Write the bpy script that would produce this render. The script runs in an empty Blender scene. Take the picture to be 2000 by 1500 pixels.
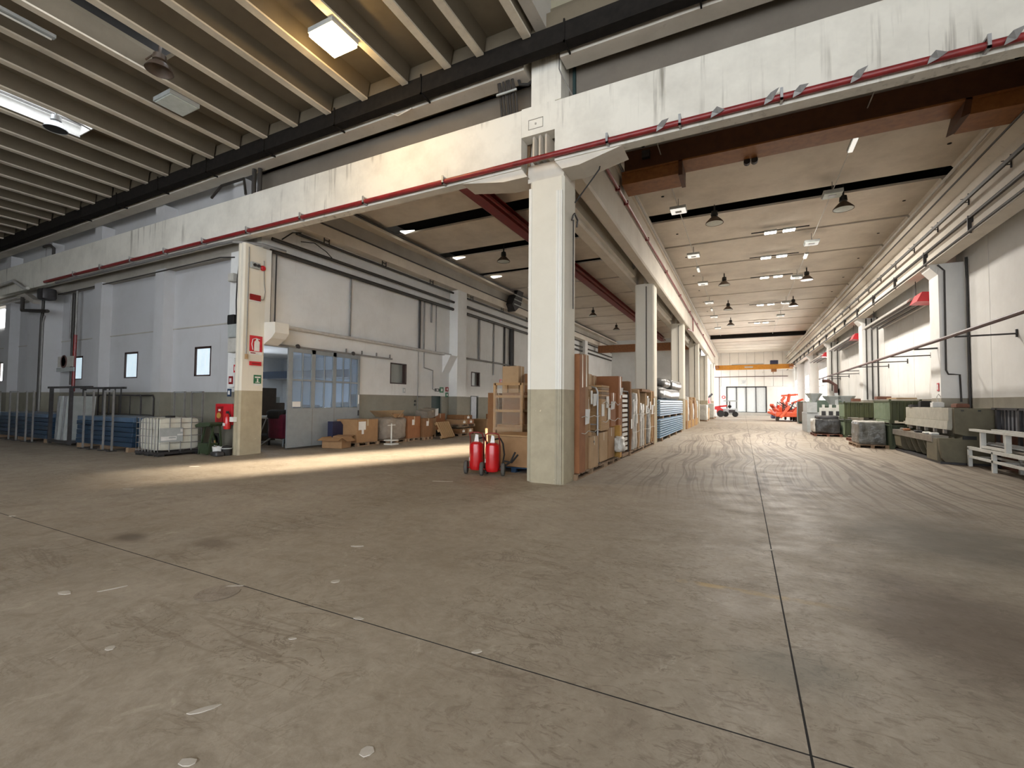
import bpy, bmesh, math, random
from mathutils import Vector, Matrix
from mathutils import noise as mnoise
R = math.radians
random.seed(7)
sc = bpy.context.scene
COL = sc.collection

# ------------------------------------------------------------------ camera
FPX, YAW, PITCH, ROLL, CAMH = 896.2, R(26.725), R(2.162), R(0.5), 1.65
f0 = Vector((-math.sin(YAW), math.cos(YAW), 0)); r0 = Vector((math.cos(YAW), math.sin(YAW), 0)); u0 = Vector((0, 0, 1))
fwd = f0 * math.cos(PITCH) + u0 * math.sin(PITCH)
u1 = u0 * math.cos(PITCH) - f0 * math.sin(PITCH)
rgt = r0 * math.cos(ROLL) + u1 * math.sin(ROLL)
upv = u1 * math.cos(ROLL) - r0 * math.sin(ROLL)
cam = bpy.data.cameras.new('camera')
cam.sensor_fit = 'HORIZONTAL'; cam.sensor_width = 36.0; cam.lens = 36.0 * FPX / 2000.0
cam.clip_start = 0.05; cam.clip_end = 500
camo = bpy.data.objects.new('camera', cam); COL.objects.link(camo)
camo.matrix_world = Matrix(((rgt.x, upv.x, -fwd.x, 0), (rgt.y, upv.y, -fwd.y, 0), (rgt.z, upv.z, -fwd.z, CAMH), (0, 0, 0, 1)))
sc.camera = camo

# ------------------------------------------------------------------ world, daylight, exposure
w = bpy.data.worlds.new('daylight'); sc.world = w; w.use_nodes = True
bg = w.node_tree.nodes['Background']
bg.inputs[0].default_value = (0.90, 0.95, 1.0, 1); bg.inputs[1].default_value = 4.3
sc.view_settings.view_transform = 'Standard'; sc.view_settings.look = 'None'
sc.view_settings.exposure = 0.45; sc.view_settings.gamma = 1.0; sc.view_settings.use_curve_mapping = False
sc.cycles.use_denoising = True
sc.cycles.use_adaptive_sampling = True; sc.cycles.adaptive_threshold = 0.1; sc.cycles.adaptive_min_samples = 20
sc.cycles.max_bounces = 6; sc.cycles.diffuse_bounces = 4; sc.cycles.glossy_bounces = 4; sc.cycles.transmission_bounces = 6
sc.cycles.caustics_reflective = False; sc.cycles.caustics_refractive = False

def area(name, loc, target, sx, sy, power, color=(1, 1, 1), spread=180):
    l = bpy.data.lights.new(name, 'AREA'); l.shape = 'RECTANGLE'; l.size = sx; l.size_y = sy
    l.energy = power; l.color = color; l.spread = R(spread)
    o = bpy.data.objects.new(name, l); COL.objects.link(o)
    o.location = loc
    d = Vector(target) - Vector(loc)
    o.rotation_euler = d.to_track_quat('-Z', 'Y').to_euler()
    return o
# narrow area lamp standing in for low sun, with no window built: the bright band on the floor of the middle aisle
area('sun_band_lamp', (-17.4, -12.8, 5.6), (-9.3, 11.2, 0.0), 2.5, 2.2, 230, (1.0, 0.86, 0.66), 4)
# daylight through the window bays at the far end of the wide aisle
for i, y in enumerate((45.0, 55.5, 66.0)):
    area('window_daylight', (6.05, y, 3.0), (-3.0, y - 4, 2.2), 7.6, 3.2, 600, (1.0, 0.97, 0.92), 150)
# window of the side room behind the sliding door
area('room_daylight', (-22.8, 13.5, 2.4), (-13.6, 11.5, 1.4), 1.8, 6.0, 300, (0.90, 0.95, 1.0), 170)

# ------------------------------------------------------------------ materials
MATS = {}
def nt(name):
    m = bpy.data.materials.new(name); m.use_nodes = True; MATS[name] = m
    n = m.node_tree.nodes; l = m.node_tree.links
    return m, n, l, n['Principled BSDF']
def _noise(n, l, vec, scale, detail=5, rough=.6, dist=0.0, mp=None):
    if mp is not None:
        mpn = n.new('ShaderNodeMapping'); mpn.inputs['Scale'].default_value = mp; l.new(vec, mpn.inputs[0]); vec = mpn.outputs[0]
    t = n.new('ShaderNodeTexNoise'); t.inputs['Scale'].default_value = scale; t.inputs['Detail'].default_value = detail
    t.inputs['Roughness'].default_value = rough; t.inputs['Distortion'].default_value = dist
    l.new(vec, t.inputs['Vector']); return t.outputs['Fac']
def _ramp(n, l, fac, a, b, ca=(0, 0, 0, 1), cb=(1, 1, 1, 1)):
    r = n.new('ShaderNodeValToRGB'); e = r.color_ramp.elements
    e[0].position = a; e[0].color = ca; e[1].position = b; e[1].color = cb
    l.new(fac, r.inputs[0]); return r.outputs[0]
def _mix(n, l, fac, a, b, mode='MIX'):
    m = n.new('ShaderNodeMix'); m.data_type = 'RGBA'; m.blend_type = mode
    for k, v in ((0, fac), (6, a), (7, b)):
        if isinstance(v, (int, float)): m.inputs[k].default_value = v
        elif isinstance(v, tuple): m.inputs[k].default_value = (*v, 1) if len(v) == 3 else v
        else: l.new(v, m.inputs[k])
    return m.outputs[2]
def _bump(n, l, b, h, s=.2, d=.02):
    bp = n.new('ShaderNodeBump'); bp.inputs['Strength'].default_value = s; bp.inputs['Distance'].default_value = d
    l.new(h, bp.inputs['Height']); l.new(bp.outputs[0], b.inputs['Normal'])

def mat(name, c, c2=None, rough=.6, metal=0.0, scale=6.0, bump=0.0, stretch=None, coat=0.0):
    """plain paint, metal, card, timber: two tones of the colour mixed by noise"""
    m, n, l, b = nt(name)
    c2 = c2 or tuple(x * .78 for x in c)
    tc = n.new('ShaderNodeTexCoord').outputs['Object']
    f = _noise(n, l, tc, scale, mp=stretch)
    f = _ramp(n, l, f, .3, .72)
    l.new(_mix(n, l, f, c2, c), b.inputs['Base Color'])
    b.inputs['Roughness'].default_value = rough; b.inputs['Metallic'].default_value = metal
    if coat: b.inputs['Coat Weight'].default_value = coat
    if bump: _bump(n, l, b, f, bump)
    return m
def emit(name, c, s):
    m, n, l, b = nt(name)
    b.inputs['Base Color'].default_value = (.8, .8, .8, 1)
    b.inputs['Emission Color'].default_value = (*c, 1); b.inputs['Emission Strength'].default_value = s
    return m
def glassy(name, c, alpha, rough=.1):
    m, n, l, b = nt(name)
    b.inputs['Base Color'].default_value = (*c, 1); b.inputs['Roughness'].default_value = rough
    t = n.new('ShaderNodeBsdfTransparent'); t.inputs[0].default_value = (*[min(1, x + .25) for x in c], 1)
    mx = n.new('ShaderNodeMixShader'); mx.inputs[0].default_value = alpha
    l.new(t.outputs[0], mx.inputs[1]); l.new(b.outputs[0], mx.inputs[2])
    l.new(mx.outputs[0], n['Material Output'].inputs[0]); return m
def painted_wall(name, white, dirt, band=None, zb=1.87, streak=.5, grime=.35, s0=.60):
    """old wall paint: off-white with rain streaks and grime; optional darker dado paint below zb (world height)"""
    m, n, l, b = nt(name)
    pos = n.new('ShaderNodeNewGeometry').outputs['Position']
    g = _ramp(n, l, _noise(n, l, pos, .7, 5, .7), .42, .75)
    col = _mix(n, l, g, white, _mix(n, l, grime, white, dirt))
    s = _ramp(n, l, _noise(n, l, pos, 1.0, 4, .6, mp=(7, 7, .35)), s0, s0 + .16)
    s2 = _ramp(n, l, _noise(n, l, pos, .5, 3), .45, .6)
    sm = n.new('ShaderNodeMath'); sm.operation = 'MULTIPLY'; l.new(s, sm.inputs[0]); l.new(s2, sm.inputs[1])
    sk = n.new('ShaderNodeMath'); sk.operation = 'MULTIPLY'; sk.inputs[1].default_value = streak; l.new(sm.outputs[0], sk.inputs[0])
    col = _mix(n, l, sk.outputs[0], col, dirt)
    fine = _noise(n, l, pos, 14, 4)
    if band:
        sx = n.new('ShaderNodeSeparateXYZ'); l.new(pos, sx.inputs[0])
        lt = n.new('ShaderNodeMath'); lt.operation = 'LESS_THAN'; lt.inputs[1].default_value = zb; l.new(sx.outputs[2], lt.inputs[0])
        bcol = _mix(n, l, _ramp(n, l, _noise(n, l, pos, 2.2, 4, .7), .35, .75), band, tuple(x * .80 for x in band))
        chips = _ramp(n, l, _noise(n, l, pos, 9, 3), .72, .74)
        bcol = _mix(n, l, chips, bcol, tuple(min(1, x * 1.5) for x in band))
        col = _mix(n, l, lt.outputs[0], col, bcol)
    l.new(col, b.inputs['Base Color']); b.inputs['Roughness'].default_value = .75
    _bump(n, l, b, fine, .08, .01)
    return m

WHITE = (.74, .72, .66)
painted_wall('wall_white', (.76, .76, .74), (.36, .33, .28), (.27, .25, .20), 1.87, .35, .25)
painted_wall('wall_right', (.80, .79, .76), (.40, .37, .32), (.33, .30, .24), 1.87, .25, .2)
painted_wall('pillar_paint', (.70, .66, .565), (.40, .36, .28), (.42, .365, .255), 1.90, .25, .2)
painted_wall('pillar_side', (.74, .72, .66), (.40, .36, .28), (.38, .34, .25), 1.90, .25, .2)
painted_wall('beam_paint', (.76, .73, .65), (.17, .15, .115), None, 0, .8, .3, .55)
painted_wall('girder_paint', (.66, .61, .53), (.34, .29, .23), None, 0, .4, .35)
painted_wall('rail_girder_paint', (.70, .64, .55), (.34, .29, .23), None, 0, .4, .35)
painted_wall('nave_ceiling', (.76, .69, .60), (.42, .36, .30), None, 0, .15, .5)
painted_wall('dull_concrete', (.42, .39, .34), (.22, .2, .17), None, 0, .3, .5)
painted_wall('joist_bottom', (.66, .60, .49), (.18, .145, .10), None, 0, .3, .5)
painted_wall('trim_olive', (.33, .30, .215), (.2, .18, .13), None, 0, .2, .5)
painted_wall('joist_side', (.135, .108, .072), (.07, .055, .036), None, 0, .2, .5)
painted_wall('gap_shade', (.165, .142, .115), (.09, .075, .06), None, 0, .2, .5)
painted_wall('wall_grey', (.50, .50, .51), (.32, .30, .27), (.23, .215, .17), 1.87, .35, .25)
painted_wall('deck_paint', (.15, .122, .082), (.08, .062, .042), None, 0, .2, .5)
painted_wall('far_wall', (.84, .80, .74), (.5, .45, .4), None, 0, .2, .2)
painted_wall('room_wall', (.74, .78, .82), (.4, .42, .45), None, 0, .2, .2)
mat('black_steel', (.010, .009, .008), (.018, .015, .013), .9, .0).node_tree.nodes['Principled BSDF'].inputs['Specular IOR Level'].default_value = .15
mat('pipe_dark', (.045, .040, .036), None, .55, .2)
mat('pipe_grey', (.26, .25, .24), None, .5, .3)
mat('pipe_white', (.60, .58, .54), None, .5)
mat('pipe_red', (.27, .022, .022), (.16, .015, .015), .38)
mat('pipe_maroon', (.13, .055, .05), (.09, .05, .045), .5)
mat('galvanised', (.50, .51, .52), (.36, .37, .38), .4, .6)
mat('steel_dark', (.07, .07, .075), (.045, .04, .04), .5, .5)
mat('lamp_grey', (.42, .44, .43), (.34, .36, .35), .45)
mat('lamp_black', (.012, .012, .012), None, .6)
mat('lamp_reflector', (.60, .58, .54), (.45, .42, .38), .35, .4)
mat('lamp_brown', (.10, .065, .045), (.07, .05, .035), .5)
mat('lamp_glass', (.62, .66, .62), (.5, .55, .5), .25)
mat('crane_orange', (.34, .13, .035), (.20, .075, .02), .5)
mat('crane_brown', (.10, .035, .012), (.065, .022, .008), .55)
mat('crane_yellow', (.62, .27, .02), (.50, .20, .015), .45)
mat('girder_red', (.25, .020, .018), (.16, .012, .012), .5)
mat('card', (0.352, 0.205, 0.100), (0.282, 0.160, 0.074), .8, 0, 4, .05)
mat('card_light', (0.440, 0.295, 0.163), (0.370, 0.238, 0.126), .8, 0, 4, .05)
mat('card_dark', (0.229, 0.107, 0.041), (0.176, 0.082, 0.030), .8, 0, 4, .05)
mat('card_rust', (0.317, 0.131, 0.052), (0.246, 0.098, 0.037), .8, 0, 4, .05)
mat('tape', (.55, .45, .30), None, .35)
mat('timber', (.46, .29, .14), (.34, .20, .09), .75, 0, 3, .1, (1, 1, 9))
mat('timber_old', (.30, .20, .12), (.20, .13, .08), .8, 0, 3, .1, (9, 1, 1))
mat('timber_yellow', (.50, .28, .06), (.40, .21, .04), .7, 0, 3, .1, (1, 1, 9))
mat('timber_red', (.20, .085, .05), (.14, .06, .04), .8)
mat('paper_dirty', (.50, .46, .40), (.38, .34, .29), .8)
mat('paper', (.78, .77, .74), (.70, .69, .66), .7)
mat('blue_plastic', (.020, .055, .12), (.012, .035, .08), .4)
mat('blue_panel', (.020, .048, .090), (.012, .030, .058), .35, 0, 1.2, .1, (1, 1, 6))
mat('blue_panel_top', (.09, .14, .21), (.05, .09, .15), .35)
mat('blue_sheet', (.20, .34, .48), (.15, .27, .40), .35)
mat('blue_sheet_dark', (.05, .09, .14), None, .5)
mat('navy', (.018, .022, .06), None, .5)
mat('ext_red', (.52, .008, .010), (.42, .006, .008), .28, 0, 3, 0, None, .4)
mat('sign_red', (.62, .02, .03), None, .4)
mat('sign_dark_red', (.28, .01, .012), None, .4)
mat('sign_green', (.02, .16, .07), None, .4)
mat('sign_white', (.78, .77, .74), None, .5)
mat('sign_black', (.02, .02, .02), None, .5)
mat('rubber', (.018, .017, .016), None, .8)
mat('tyre_grey', (.085, .080, .070), None, .8)
mat('ibc_white', (.72, .70, .60), (.58, .56, .47), .45)
mat('green_dark', (.035, .055, .025), (.02, .035, .015), .55)
mat('green_olive', (.062, .072, .028), (.042, .05, .02), .6, 0, 3, .05)
mat('green_olive_lower', (.045, .06, .028), (.032, .043, .02), .6, 0, 3, .05)
mat('green_pale', (.21, .255, .17), (.15, .19, .12), .6, 0, 4)
mat('machine_green', (.16, .22, .18), (.11, .16, .13), .5)
mat('brake_grey', (.44, .42, .35), (.34, .32, .26), .55, 0, 5)
mat('brake_olive', (.155, .135, .085), (.11, .095, .06), .6, 0, 4)
mat('steel_worn', (.34, .31, .27), (.22, .19, .16), .45, .5)
mat('white_frame', (.70, .70, .66), (.58, .58, .54), .5)
mat('orange_paint', (.80, .13, .05), (.62, .08, .03), .45, 0, 5)
mat('machine_grey', (.48, .50, .50), (.38, .40, .40), .5)
mat('film_black', (.018, .018, .018), (.06, .06, .06), .22, 0, 5, .8)
mat('film_grey', (.05, .05, .043), (.17, .17, .155), .22, 0, 4, .9)
mat('film_white', (.62, .60, .55), (.42, .40, .36), .3, 0, 5, .8)
mat('foam_grey', (.05, .05, .05), (.17, .17, .165), .3, 0, 3, .9)
mat('bag_grey', (.30, .25, .20), (.20, .165, .13), .7, 0, 6, .6)
mat('door_grey', (.27, .29, .30), (.23, .25, .26), .5)
mat('door_dark', (.02, .045, .045), None, .5)
mat('door_pale', (.50, .53, .58), None, .5)
mat('far_door', (.66, .68, .67), (.60, .62, .61), .55)
mat('frame_brown', (.045, .022, .018), None, .5)
mat('dark_void', (.012, .010, .009), None, .9)
mat('purple_red', (.16, .02, .04), (.10, .012, .03), .4)
mat('grey_plastic', (.30, .31, .34), None, .5)
mat('fluff', (.55, .53, .48), None, .6)
def frosted(name, c, c2, s):
    m, n, l, b = nt(name)
    pos = n.new('ShaderNodeNewGeometry').outputs['Position']
    col = _mix(n, l, _ramp(n, l, _noise(n, l, pos, 2.0, 5, .7, 1.0, (3, 3, 1)), .4, .65), c, c2)
    b.inputs['Base Color'].default_value = (.5, .5, .5, 1); l.new(col, b.inputs['Emission Color']); b.inputs['Emission Strength'].default_value = s
frosted('window_glow', (.66, .82, .92), (.50, .66, .74), .62)
emit('window_bright', (1.0, .98, .95), 2.2)
emit('lamp_warm', (1.0, .66, .27), 62.0)
emit('lamp_flood', (1.0, .95, .85), 16.0)
emit('lamp_soft', (1.0, .96, .88), .55)
emit('skylight_glow', (1.0, .96, .84), 2.0)
for k_ in ('lamp_soft', 'window_glow', 'skylight_glow', 'window_bright'): MATS[k_].cycles.emission_sampling = 'NONE'
glassy('glass_pane', (.50, .60, .72), .30, .12)
glassy('glass_dusty', (.34, .36, .33), .82, .3)
glassy('film_clear', (.75, .72, .66), .10, .2)

def floor_material():
    m, n, l, b = nt('floor_concrete')
    pos = n.new('ShaderNodeNewGeometry').outputs['Position']
    sx = n.new('ShaderNodeSeparateXYZ'); l.new(pos, sx.inputs[0])
    def ridge(fac, w):
        m1 = n.new('ShaderNodeMath'); m1.operation = 'SUBTRACT'; l.new(fac, m1.inputs[0]); m1.inputs[1].default_value = .5
        m2 = n.new('ShaderNodeMath'); m2.operation = 'ABSOLUTE'; l.new(m1.outputs[0], m2.inputs[0])
        return _inv(n, l, _smooth(n, l, m2.outputs[0], w * .25, w))
    big = _ramp(n, l, _noise(n, l, pos, .35, 7, .62), .35, .7)
    col = _mix(n, l, big, (.285, .238, .182), (.372, .322, .258))
    med = _ramp(n, l, _noise(n, l, pos, 1.6, 6, .75, 1.4), .48, .72)
    col = _mix(n, l, _mulv(n, l, med, .55), col, (.17, .133, .094))
    fine = _ramp(n, l, _noise(n, l, pos, 9, 5, .8, .6), .40, .68)
    col = _mix(n, l, _mulv(n, l, fine, .40), col, (.155, .122, .088))
    # pale scuffs and flakes
    sc_ = _ramp(n, l, _noise(n, l, pos, 3.1, 5, .78, 1.0), .60, .72)
    col = _mix(n, l, _mulv(n, l, sc_, .50), col, (.50, .445, .36))
    # hairline flaking all over the slab
    hl = ridge(_noise(n, l, pos, 2.6, 6, .62, 1.6), .018)
    hm = _ramp(n, l, _noise(n, l, pos, .8, 4), .45, .6)
    col = _mix(n, l, _mulv(n, l, _mulm(n, l, hl, hm), .55), col, (.12, .09, .06))
    # long scrapes running across the front hall
    scr = ridge(_noise(n, l, pos, 1.0, 5, .6, .6, (.35, 2.4, 1)), .02)
    col = _mix(n, l, _mulv(n, l, _mulm(n, l, scr, hm), .40), col, (.14, .105, .072))
    # sweeping tyre marks along the wide aisle and fanning out of it
    warp = n.new('ShaderNodeTexNoise'); warp.inputs['Scale'].default_value = .07; warp.inputs['Detail'].default_value = 2; l.new(pos, warp.inputs['Vector'])
    wv = n.new('ShaderNodeVectorMath'); wv.operation = 'MULTIPLY_ADD'; l.new(warp.outputs['Color'], wv.inputs[0]); wv.inputs[1].default_value = (4.0, 1.0, 0); l.new(pos, wv.inputs[2])
    gate = _smooth(n, l, sx.outputs[1], 7.0, 12); gx = _smooth(n, l, sx.outputs[0], -3.4, -1.6)
    g2 = _mulm(n, l, _mulm(n, l, gate, gx), _inv(n, l, _mulv(n, l, _smooth(n, l, sx.outputs[1], 20, 45), .85)))
    trl = _ramp(n, l, _noise(n, l, wv.outputs[0], 1.0, 5, .7, .5, (2.4, .10, 1)), .46, .64)
    col = _mix(n, l, _mulv(n, l, _mulm(n, l, trl, g2), .35), col, (.42, .355, .285))
    for mp_, w_, st in (((2.0, .03, 1), .026, .6), ((3.4, .06, 1), .03, .6), ((1.2, .09, 1), .014, .7)):
        tr = ridge(_noise(n, l, wv.outputs[0], 1.0, 2, .4, 0, mp_), w_)
        col = _mix(n, l, _mulv(n, l, _mulm(n, l, tr, g2), st), col, (.10, .072, .052))
    # tread chatter: short crosswise flecks in the near lane
    fl = _ramp(n, l, _noise(n, l, pos, 1.0, 6, .7, 1.8, (6, 11, 1)), .53, .62)
    lane = _mulm(n, l, _smooth(n, l, sx.outputs[0], -2.4, -.9), _inv(n, l, _smooth(n, l, sx.outputs[0], 1.0, 2.2)))
    lane = _mulm(n, l, lane, _inv(n, l, _smooth(n, l, sx.outputs[1], 5.5, 9)))
    col = _mix(n, l, _mulv(n, l, _mulm(n, l, fl, lane), .6), col, (.15, .115, .082))
    # oil stains
    for (x, y, rx, ry, c, s) in ((1.45, 4.6, .9, 1.6, (.085, .058, .036), .75), (2.2, 7.4, 1.5, 1.6, (.10, .088, .066), .7), (.3, 3.4, .45, .35, (.12, .115, .088), .5), (-6.5, 2.9, .35, .2, (.10, .075, .052), .8), (-5.4, 3.2, .4, .2, (.11, .08, .055), .6)):
        v = n.new('ShaderNodeVectorMath'); v.operation = 'SUBTRACT'; l.new(pos, v.inputs[0]); v.inputs[1].default_value = (x, y, 0)
        v2 = n.new('ShaderNodeVectorMath'); v2.operation = 'DIVIDE'; l.new(v.outputs[0], v2.inputs[0]); v2.inputs[1].default_value = (rx, ry, 1)
        ln = n.new('ShaderNodeVectorMath'); ln.operation = 'LENGTH'; l.new(v2.outputs[0], ln.inputs[0])
        ad = n.new('ShaderNodeMath'); ad.operation = 'ADD'; l.new(ln.outputs['Value'], ad.inputs[0])
        l.new(_mulv(n, l, _noise(n, l, pos, 1.7, 6, .7), 1.2), ad.inputs[1])
        msk = _inv(n, l, _smooth(n, l, ad.outputs[0], .8, 1.7))
        col = _mix(n, l, _mulv(n, l, msk, s), col, c)
    # worn yellow line
    yl = n.new('ShaderNodeMath'); yl.operation = 'SUBTRACT'; l.new(sx.outputs[1], yl.inputs[0]); yl.inputs[1].default_value = 4.58
    ab = n.new('ShaderNodeMath'); ab.operation = 'ABSOLUTE'; l.new(yl.outputs[0], ab.inputs[0])
    ym = _inv(n, l, _smooth(n, l, ab.outputs[0], .03, .06))
    ym = _mulm(n, l, ym, _mulm(n, l, _smooth(n, l, sx.outputs[0], -.6, -.5), _inv(n, l, _smooth(n, l, sx.outputs[0], .1, .9))))
    ym = _mulm(n, l, ym, _ramp(n, l, _noise(n, l, pos, 4, 5), .4, .6))
    col = _mix(n, l, _mulv(n, l, ym, .55), col, (.50, .34, .14))
    l.new(col, b.inputs['Base Color'])
    rg = _ramp(n, l, _noise(n, l, pos, 2, 6), .3, .7, (.52, .52, .52, 1), (.72, .72, .72, 1)); l.new(rg, b.inputs['Roughness'])
    _bump(n, l, b, _noise(n, l, pos, 9, 4, .7), .12, .02)
def _mulv(n, l, a, v):
    m = n.new('ShaderNodeMath'); m.operation = 'MULTIPLY'; l.new(a, m.inputs[0]); m.inputs[1].default_value = v; return m.outputs[0]
def _mulm(n, l, a, c):
    m = n.new('ShaderNodeMath'); m.operation = 'MULTIPLY'; l.new(a, m.inputs[0]); l.new(c, m.inputs[1]); return m.outputs[0]
def _inv(n, l, a):
    m = n.new('ShaderNodeMath'); m.operation = 'SUBTRACT'; m.inputs[0].default_value = 1; l.new(a, m.inputs[1]); return m.outputs[0]
def _smooth(n, l, a, lo, hi):
    m = n.new('ShaderNodeMapRange'); m.interpolation_type = 'SMOOTHSTEP'; m.inputs[1].default_value = lo; m.inputs[2].default_value = hi; l.new(a, m.inputs[0]); return m.outputs[0]
floor_material()

# ------------------------------------------------------------------ mesh helpers
class MB:
    def __init__(s): s.v = []; s.f = []
    def add(s, vs, fs):
        o = len(s.v); s.v += [tuple(p) for p in vs]; s.f += [tuple(i + o for i in f) for f in fs]; return s
    def box(s, x0, x1, y0, y1, z0, z1):
        v = [(x0, y0, z0), (x1, y0, z0), (x1, y1, z0), (x0, y1, z0), (x0, y0, z1), (x1, y0, z1), (x1, y1, z1), (x0, y1, z1)]
        return s.add(v, [(0, 3, 2, 1), (4, 5, 6, 7), (0, 1, 5, 4), (1, 2, 6, 5), (2, 3, 7, 6), (3, 0, 4, 7)])
    def bar(s, p, q, w, h=None, up=(0, 0, 1)):
        """box section bar from p to q"""
        p = Vector(p); q = Vector(q); h = h or w; d = (q - p).normalized(); u = Vector(up)
        if abs(d.dot(u)) > .98: u = Vector((0, 1, 0))
        a = d.cross(u).normalized() * w / 2; b = a.cross(d).normalized() * h / 2
        v = [p - a - b, p + a - b, p + a + b, p - a + b, q - a - b, q + a - b, q + a + b, q - a + b]
        return s.add(v, [(0, 3, 2, 1), (4, 5, 6, 7), (0, 1, 5, 4), (1, 2, 6, 5), (2, 3, 7, 6), (3, 0, 4, 7)])
    def prism(s, poly, axis, a, b):
        """polygon in the plane normal to axis, extruded from a to b"""
        def P(u, v, t): return {'x': (t, u, v), 'y': (u, t, v), 'z': (u, v, t)}[axis]
        n = len(poly); vs = [P(u, v, a) for u, v in poly] + [P(u, v, b) for u, v in poly]
        return s.add(vs, [tuple(range(n))[::-1], tuple(range(n, 2 * n))] + [(i, (i + 1) % n, n + (i + 1) % n, n + i) for i in range(n)])
    def tube(s, pts, r, n=8, closed=False):
        pts = [Vector(p) for p in pts]; m = len(pts); rings = []; nrm = None
        for i, p in enumerate(pts):
            if closed: d = (pts[(i + 1) % m] - pts[i - 1])
            else: d = (pts[min(i + 1, m - 1)] - pts[max(i - 1, 0)])
            d.normalize()
            if nrm is None:
                nrm = Vector((0, 0, 1)).cross(d)
                if nrm.length < .1: nrm = Vector((1, 0, 0)).cross(d)
            nrm = (nrm - d * nrm.dot(d)); nrm.normalize(); b = d.cross(nrm)
            rr = r[i] if isinstance(r, (list, tuple)) else r
            rings.append([p + nrm * rr * math.cos(2 * math.pi * k / n) + b * rr * math.sin(2 * math.pi * k / n) for k in range(n)])
        vs = [q for g in rings for q in g]; fs = []
        for i in range(m if closed else m - 1):
            a = i * n; c = ((i + 1) % m) * n
            fs += [(a + k, a + (k + 1) % n, c + (k + 1) % n, c + k) for k in range(n)]
        if not closed: fs += [tuple(range(n))[::-1], tuple(range((m - 1) * n, m * n))]
        return s.add(vs, fs)
    def lathe(s, prof, c=(0, 0, 0), n=20, axis='z'):
        vs = []; fs = []; m = len(prof)
        for (r, z) in prof:
            for k in range(n):
                a = 2 * math.pi * k / n; x, y = r * math.cos(a), r * math.sin(a)
                vs.append({'z': (c[0] + x, c[1] + y, c[2] + z), 'x': (c[0] + z, c[1] + x, c[2] + y), 'y': (c[0] + y, c[1] + z, c[2] + x)}[axis])
        for i in range(m - 1):
            fs += [(i * n + k, i * n + (k + 1) % n, (i + 1) * n + (k + 1) % n, (i + 1) * n + k) for k in range(n)]
        if prof[0][0] > 1e-4: fs.append(tuple(range(n))[::-1])
        if prof[-1][0] > 1e-4: fs.append(tuple(range((m - 1) * n, m * n)))
        return s.add(vs, fs)
    def lump(s, x0, x1, y0, y1, z0, z1, amp=.04, freq=2.0, seg=10, rnd=.08, seed=0):
        """rounded box with wrinkles: wrapped goods, foam, bags"""
        bm = bmesh.new(); bmesh.ops.create_cube(bm, size=2)
        bmesh.ops.subdivide_edges(bm, edges=bm.edges[:], cuts=seg, use_grid_fill=True)
        hx, hy, hz = (x1 - x0) / 2, (y1 - y0) / 2, (z1 - z0) / 2; c = Vector(((x0 + x1) / 2, (y0 + y1) / 2, (z0 + z1) / 2))
        bm.normal_update(); bm.verts.index_update(); vs = []
        for v in bm.verts:
            p = Vector((v.co.x * hx, v.co.y * hy, v.co.z * hz))
            inn = Vector((max(-hx + rnd, min(hx - rnd, p.x)), max(-hy + rnd, min(hy - rnd, p.y)), max(-hz + rnd, min(hz - rnd, p.z))))
            d = p - inn
            if d.length > 1e-6: p = inn + d.normalized() * rnd
            k = mnoise.noise((p + c + Vector((seed * 7.3, 0, 0))) * freq) * amp + mnoise.noise((p + c) * freq * 3.1) * amp * .4
            q = p + (d.normalized() if d.length > 1e-6 else v.normal) * k
            if q.z < -hz: q.z = -hz
            vs.append(q + c)
        fs = [tuple(v.index for v in f.verts) for f in bm.faces]
        bm.free()
        return s.add(vs, fs)
    def build(s, name, material, parent=None, smooth=False, bevel=0, loc=None):
        me = bpy.data.meshes.new(name); me.from_pydata(s.v, [], s.f); me.validate(); me.update()
        me.materials.append(MATS[material])
        if smooth:
            me.polygons.foreach_set('use_smooth', [True] * len(me.polygons)); me.set_sharp_from_angle(angle=R(38))
        o = bpy.data.objects.new(name, me); COL.objects.link(o)
        if parent: o.parent = parent
        if loc: o.location = loc
        if bevel:
            b = o.modifiers.new('bevel', 'BEVEL'); b.width = bevel; b.segments = 2; b.limit_method = 'ANGLE'; b.angle_limit = R(40)
        return o
def M(): return MB()
def tag(o, label=None, cat=None, group=None, kind=None):
    if label: o['label'] = label
    if cat: o['category'] = cat
    if group: o['group'] = group
    if kind: o['kind'] = kind
    return o
def thing(name, label, cat, loc=(0, 0, 0), rz=0, group=None, kind=None):
    o = bpy.data.objects.new(name, None); COL.objects.link(o); o.location = loc; o.rotation_euler = (0, 0, rz); o.empty_display_size = .1
    return tag(o, label, cat, group, kind)
def copy_tree(o, loc=None, rz=None, label=None, parent=None):
    c = o.copy(); COL.objects.link(c)
    if parent: c.parent = parent
    if loc is not None: c.location = loc
    if rz is not None: c.rotation_euler = (c.rotation_euler[0], c.rotation_euler[1], rz)
    if label: c['label'] = label
    for ch in o.children: copy_tree(ch, parent=c)
    return c
def child_copy(o, loc, parent, rz=None):
    c = o.copy(); COL.objects.link(c); c.parent = parent; c.location = loc
    if rz is not None: c.rotation_euler = (0, 0, rz)
    return c
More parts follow.
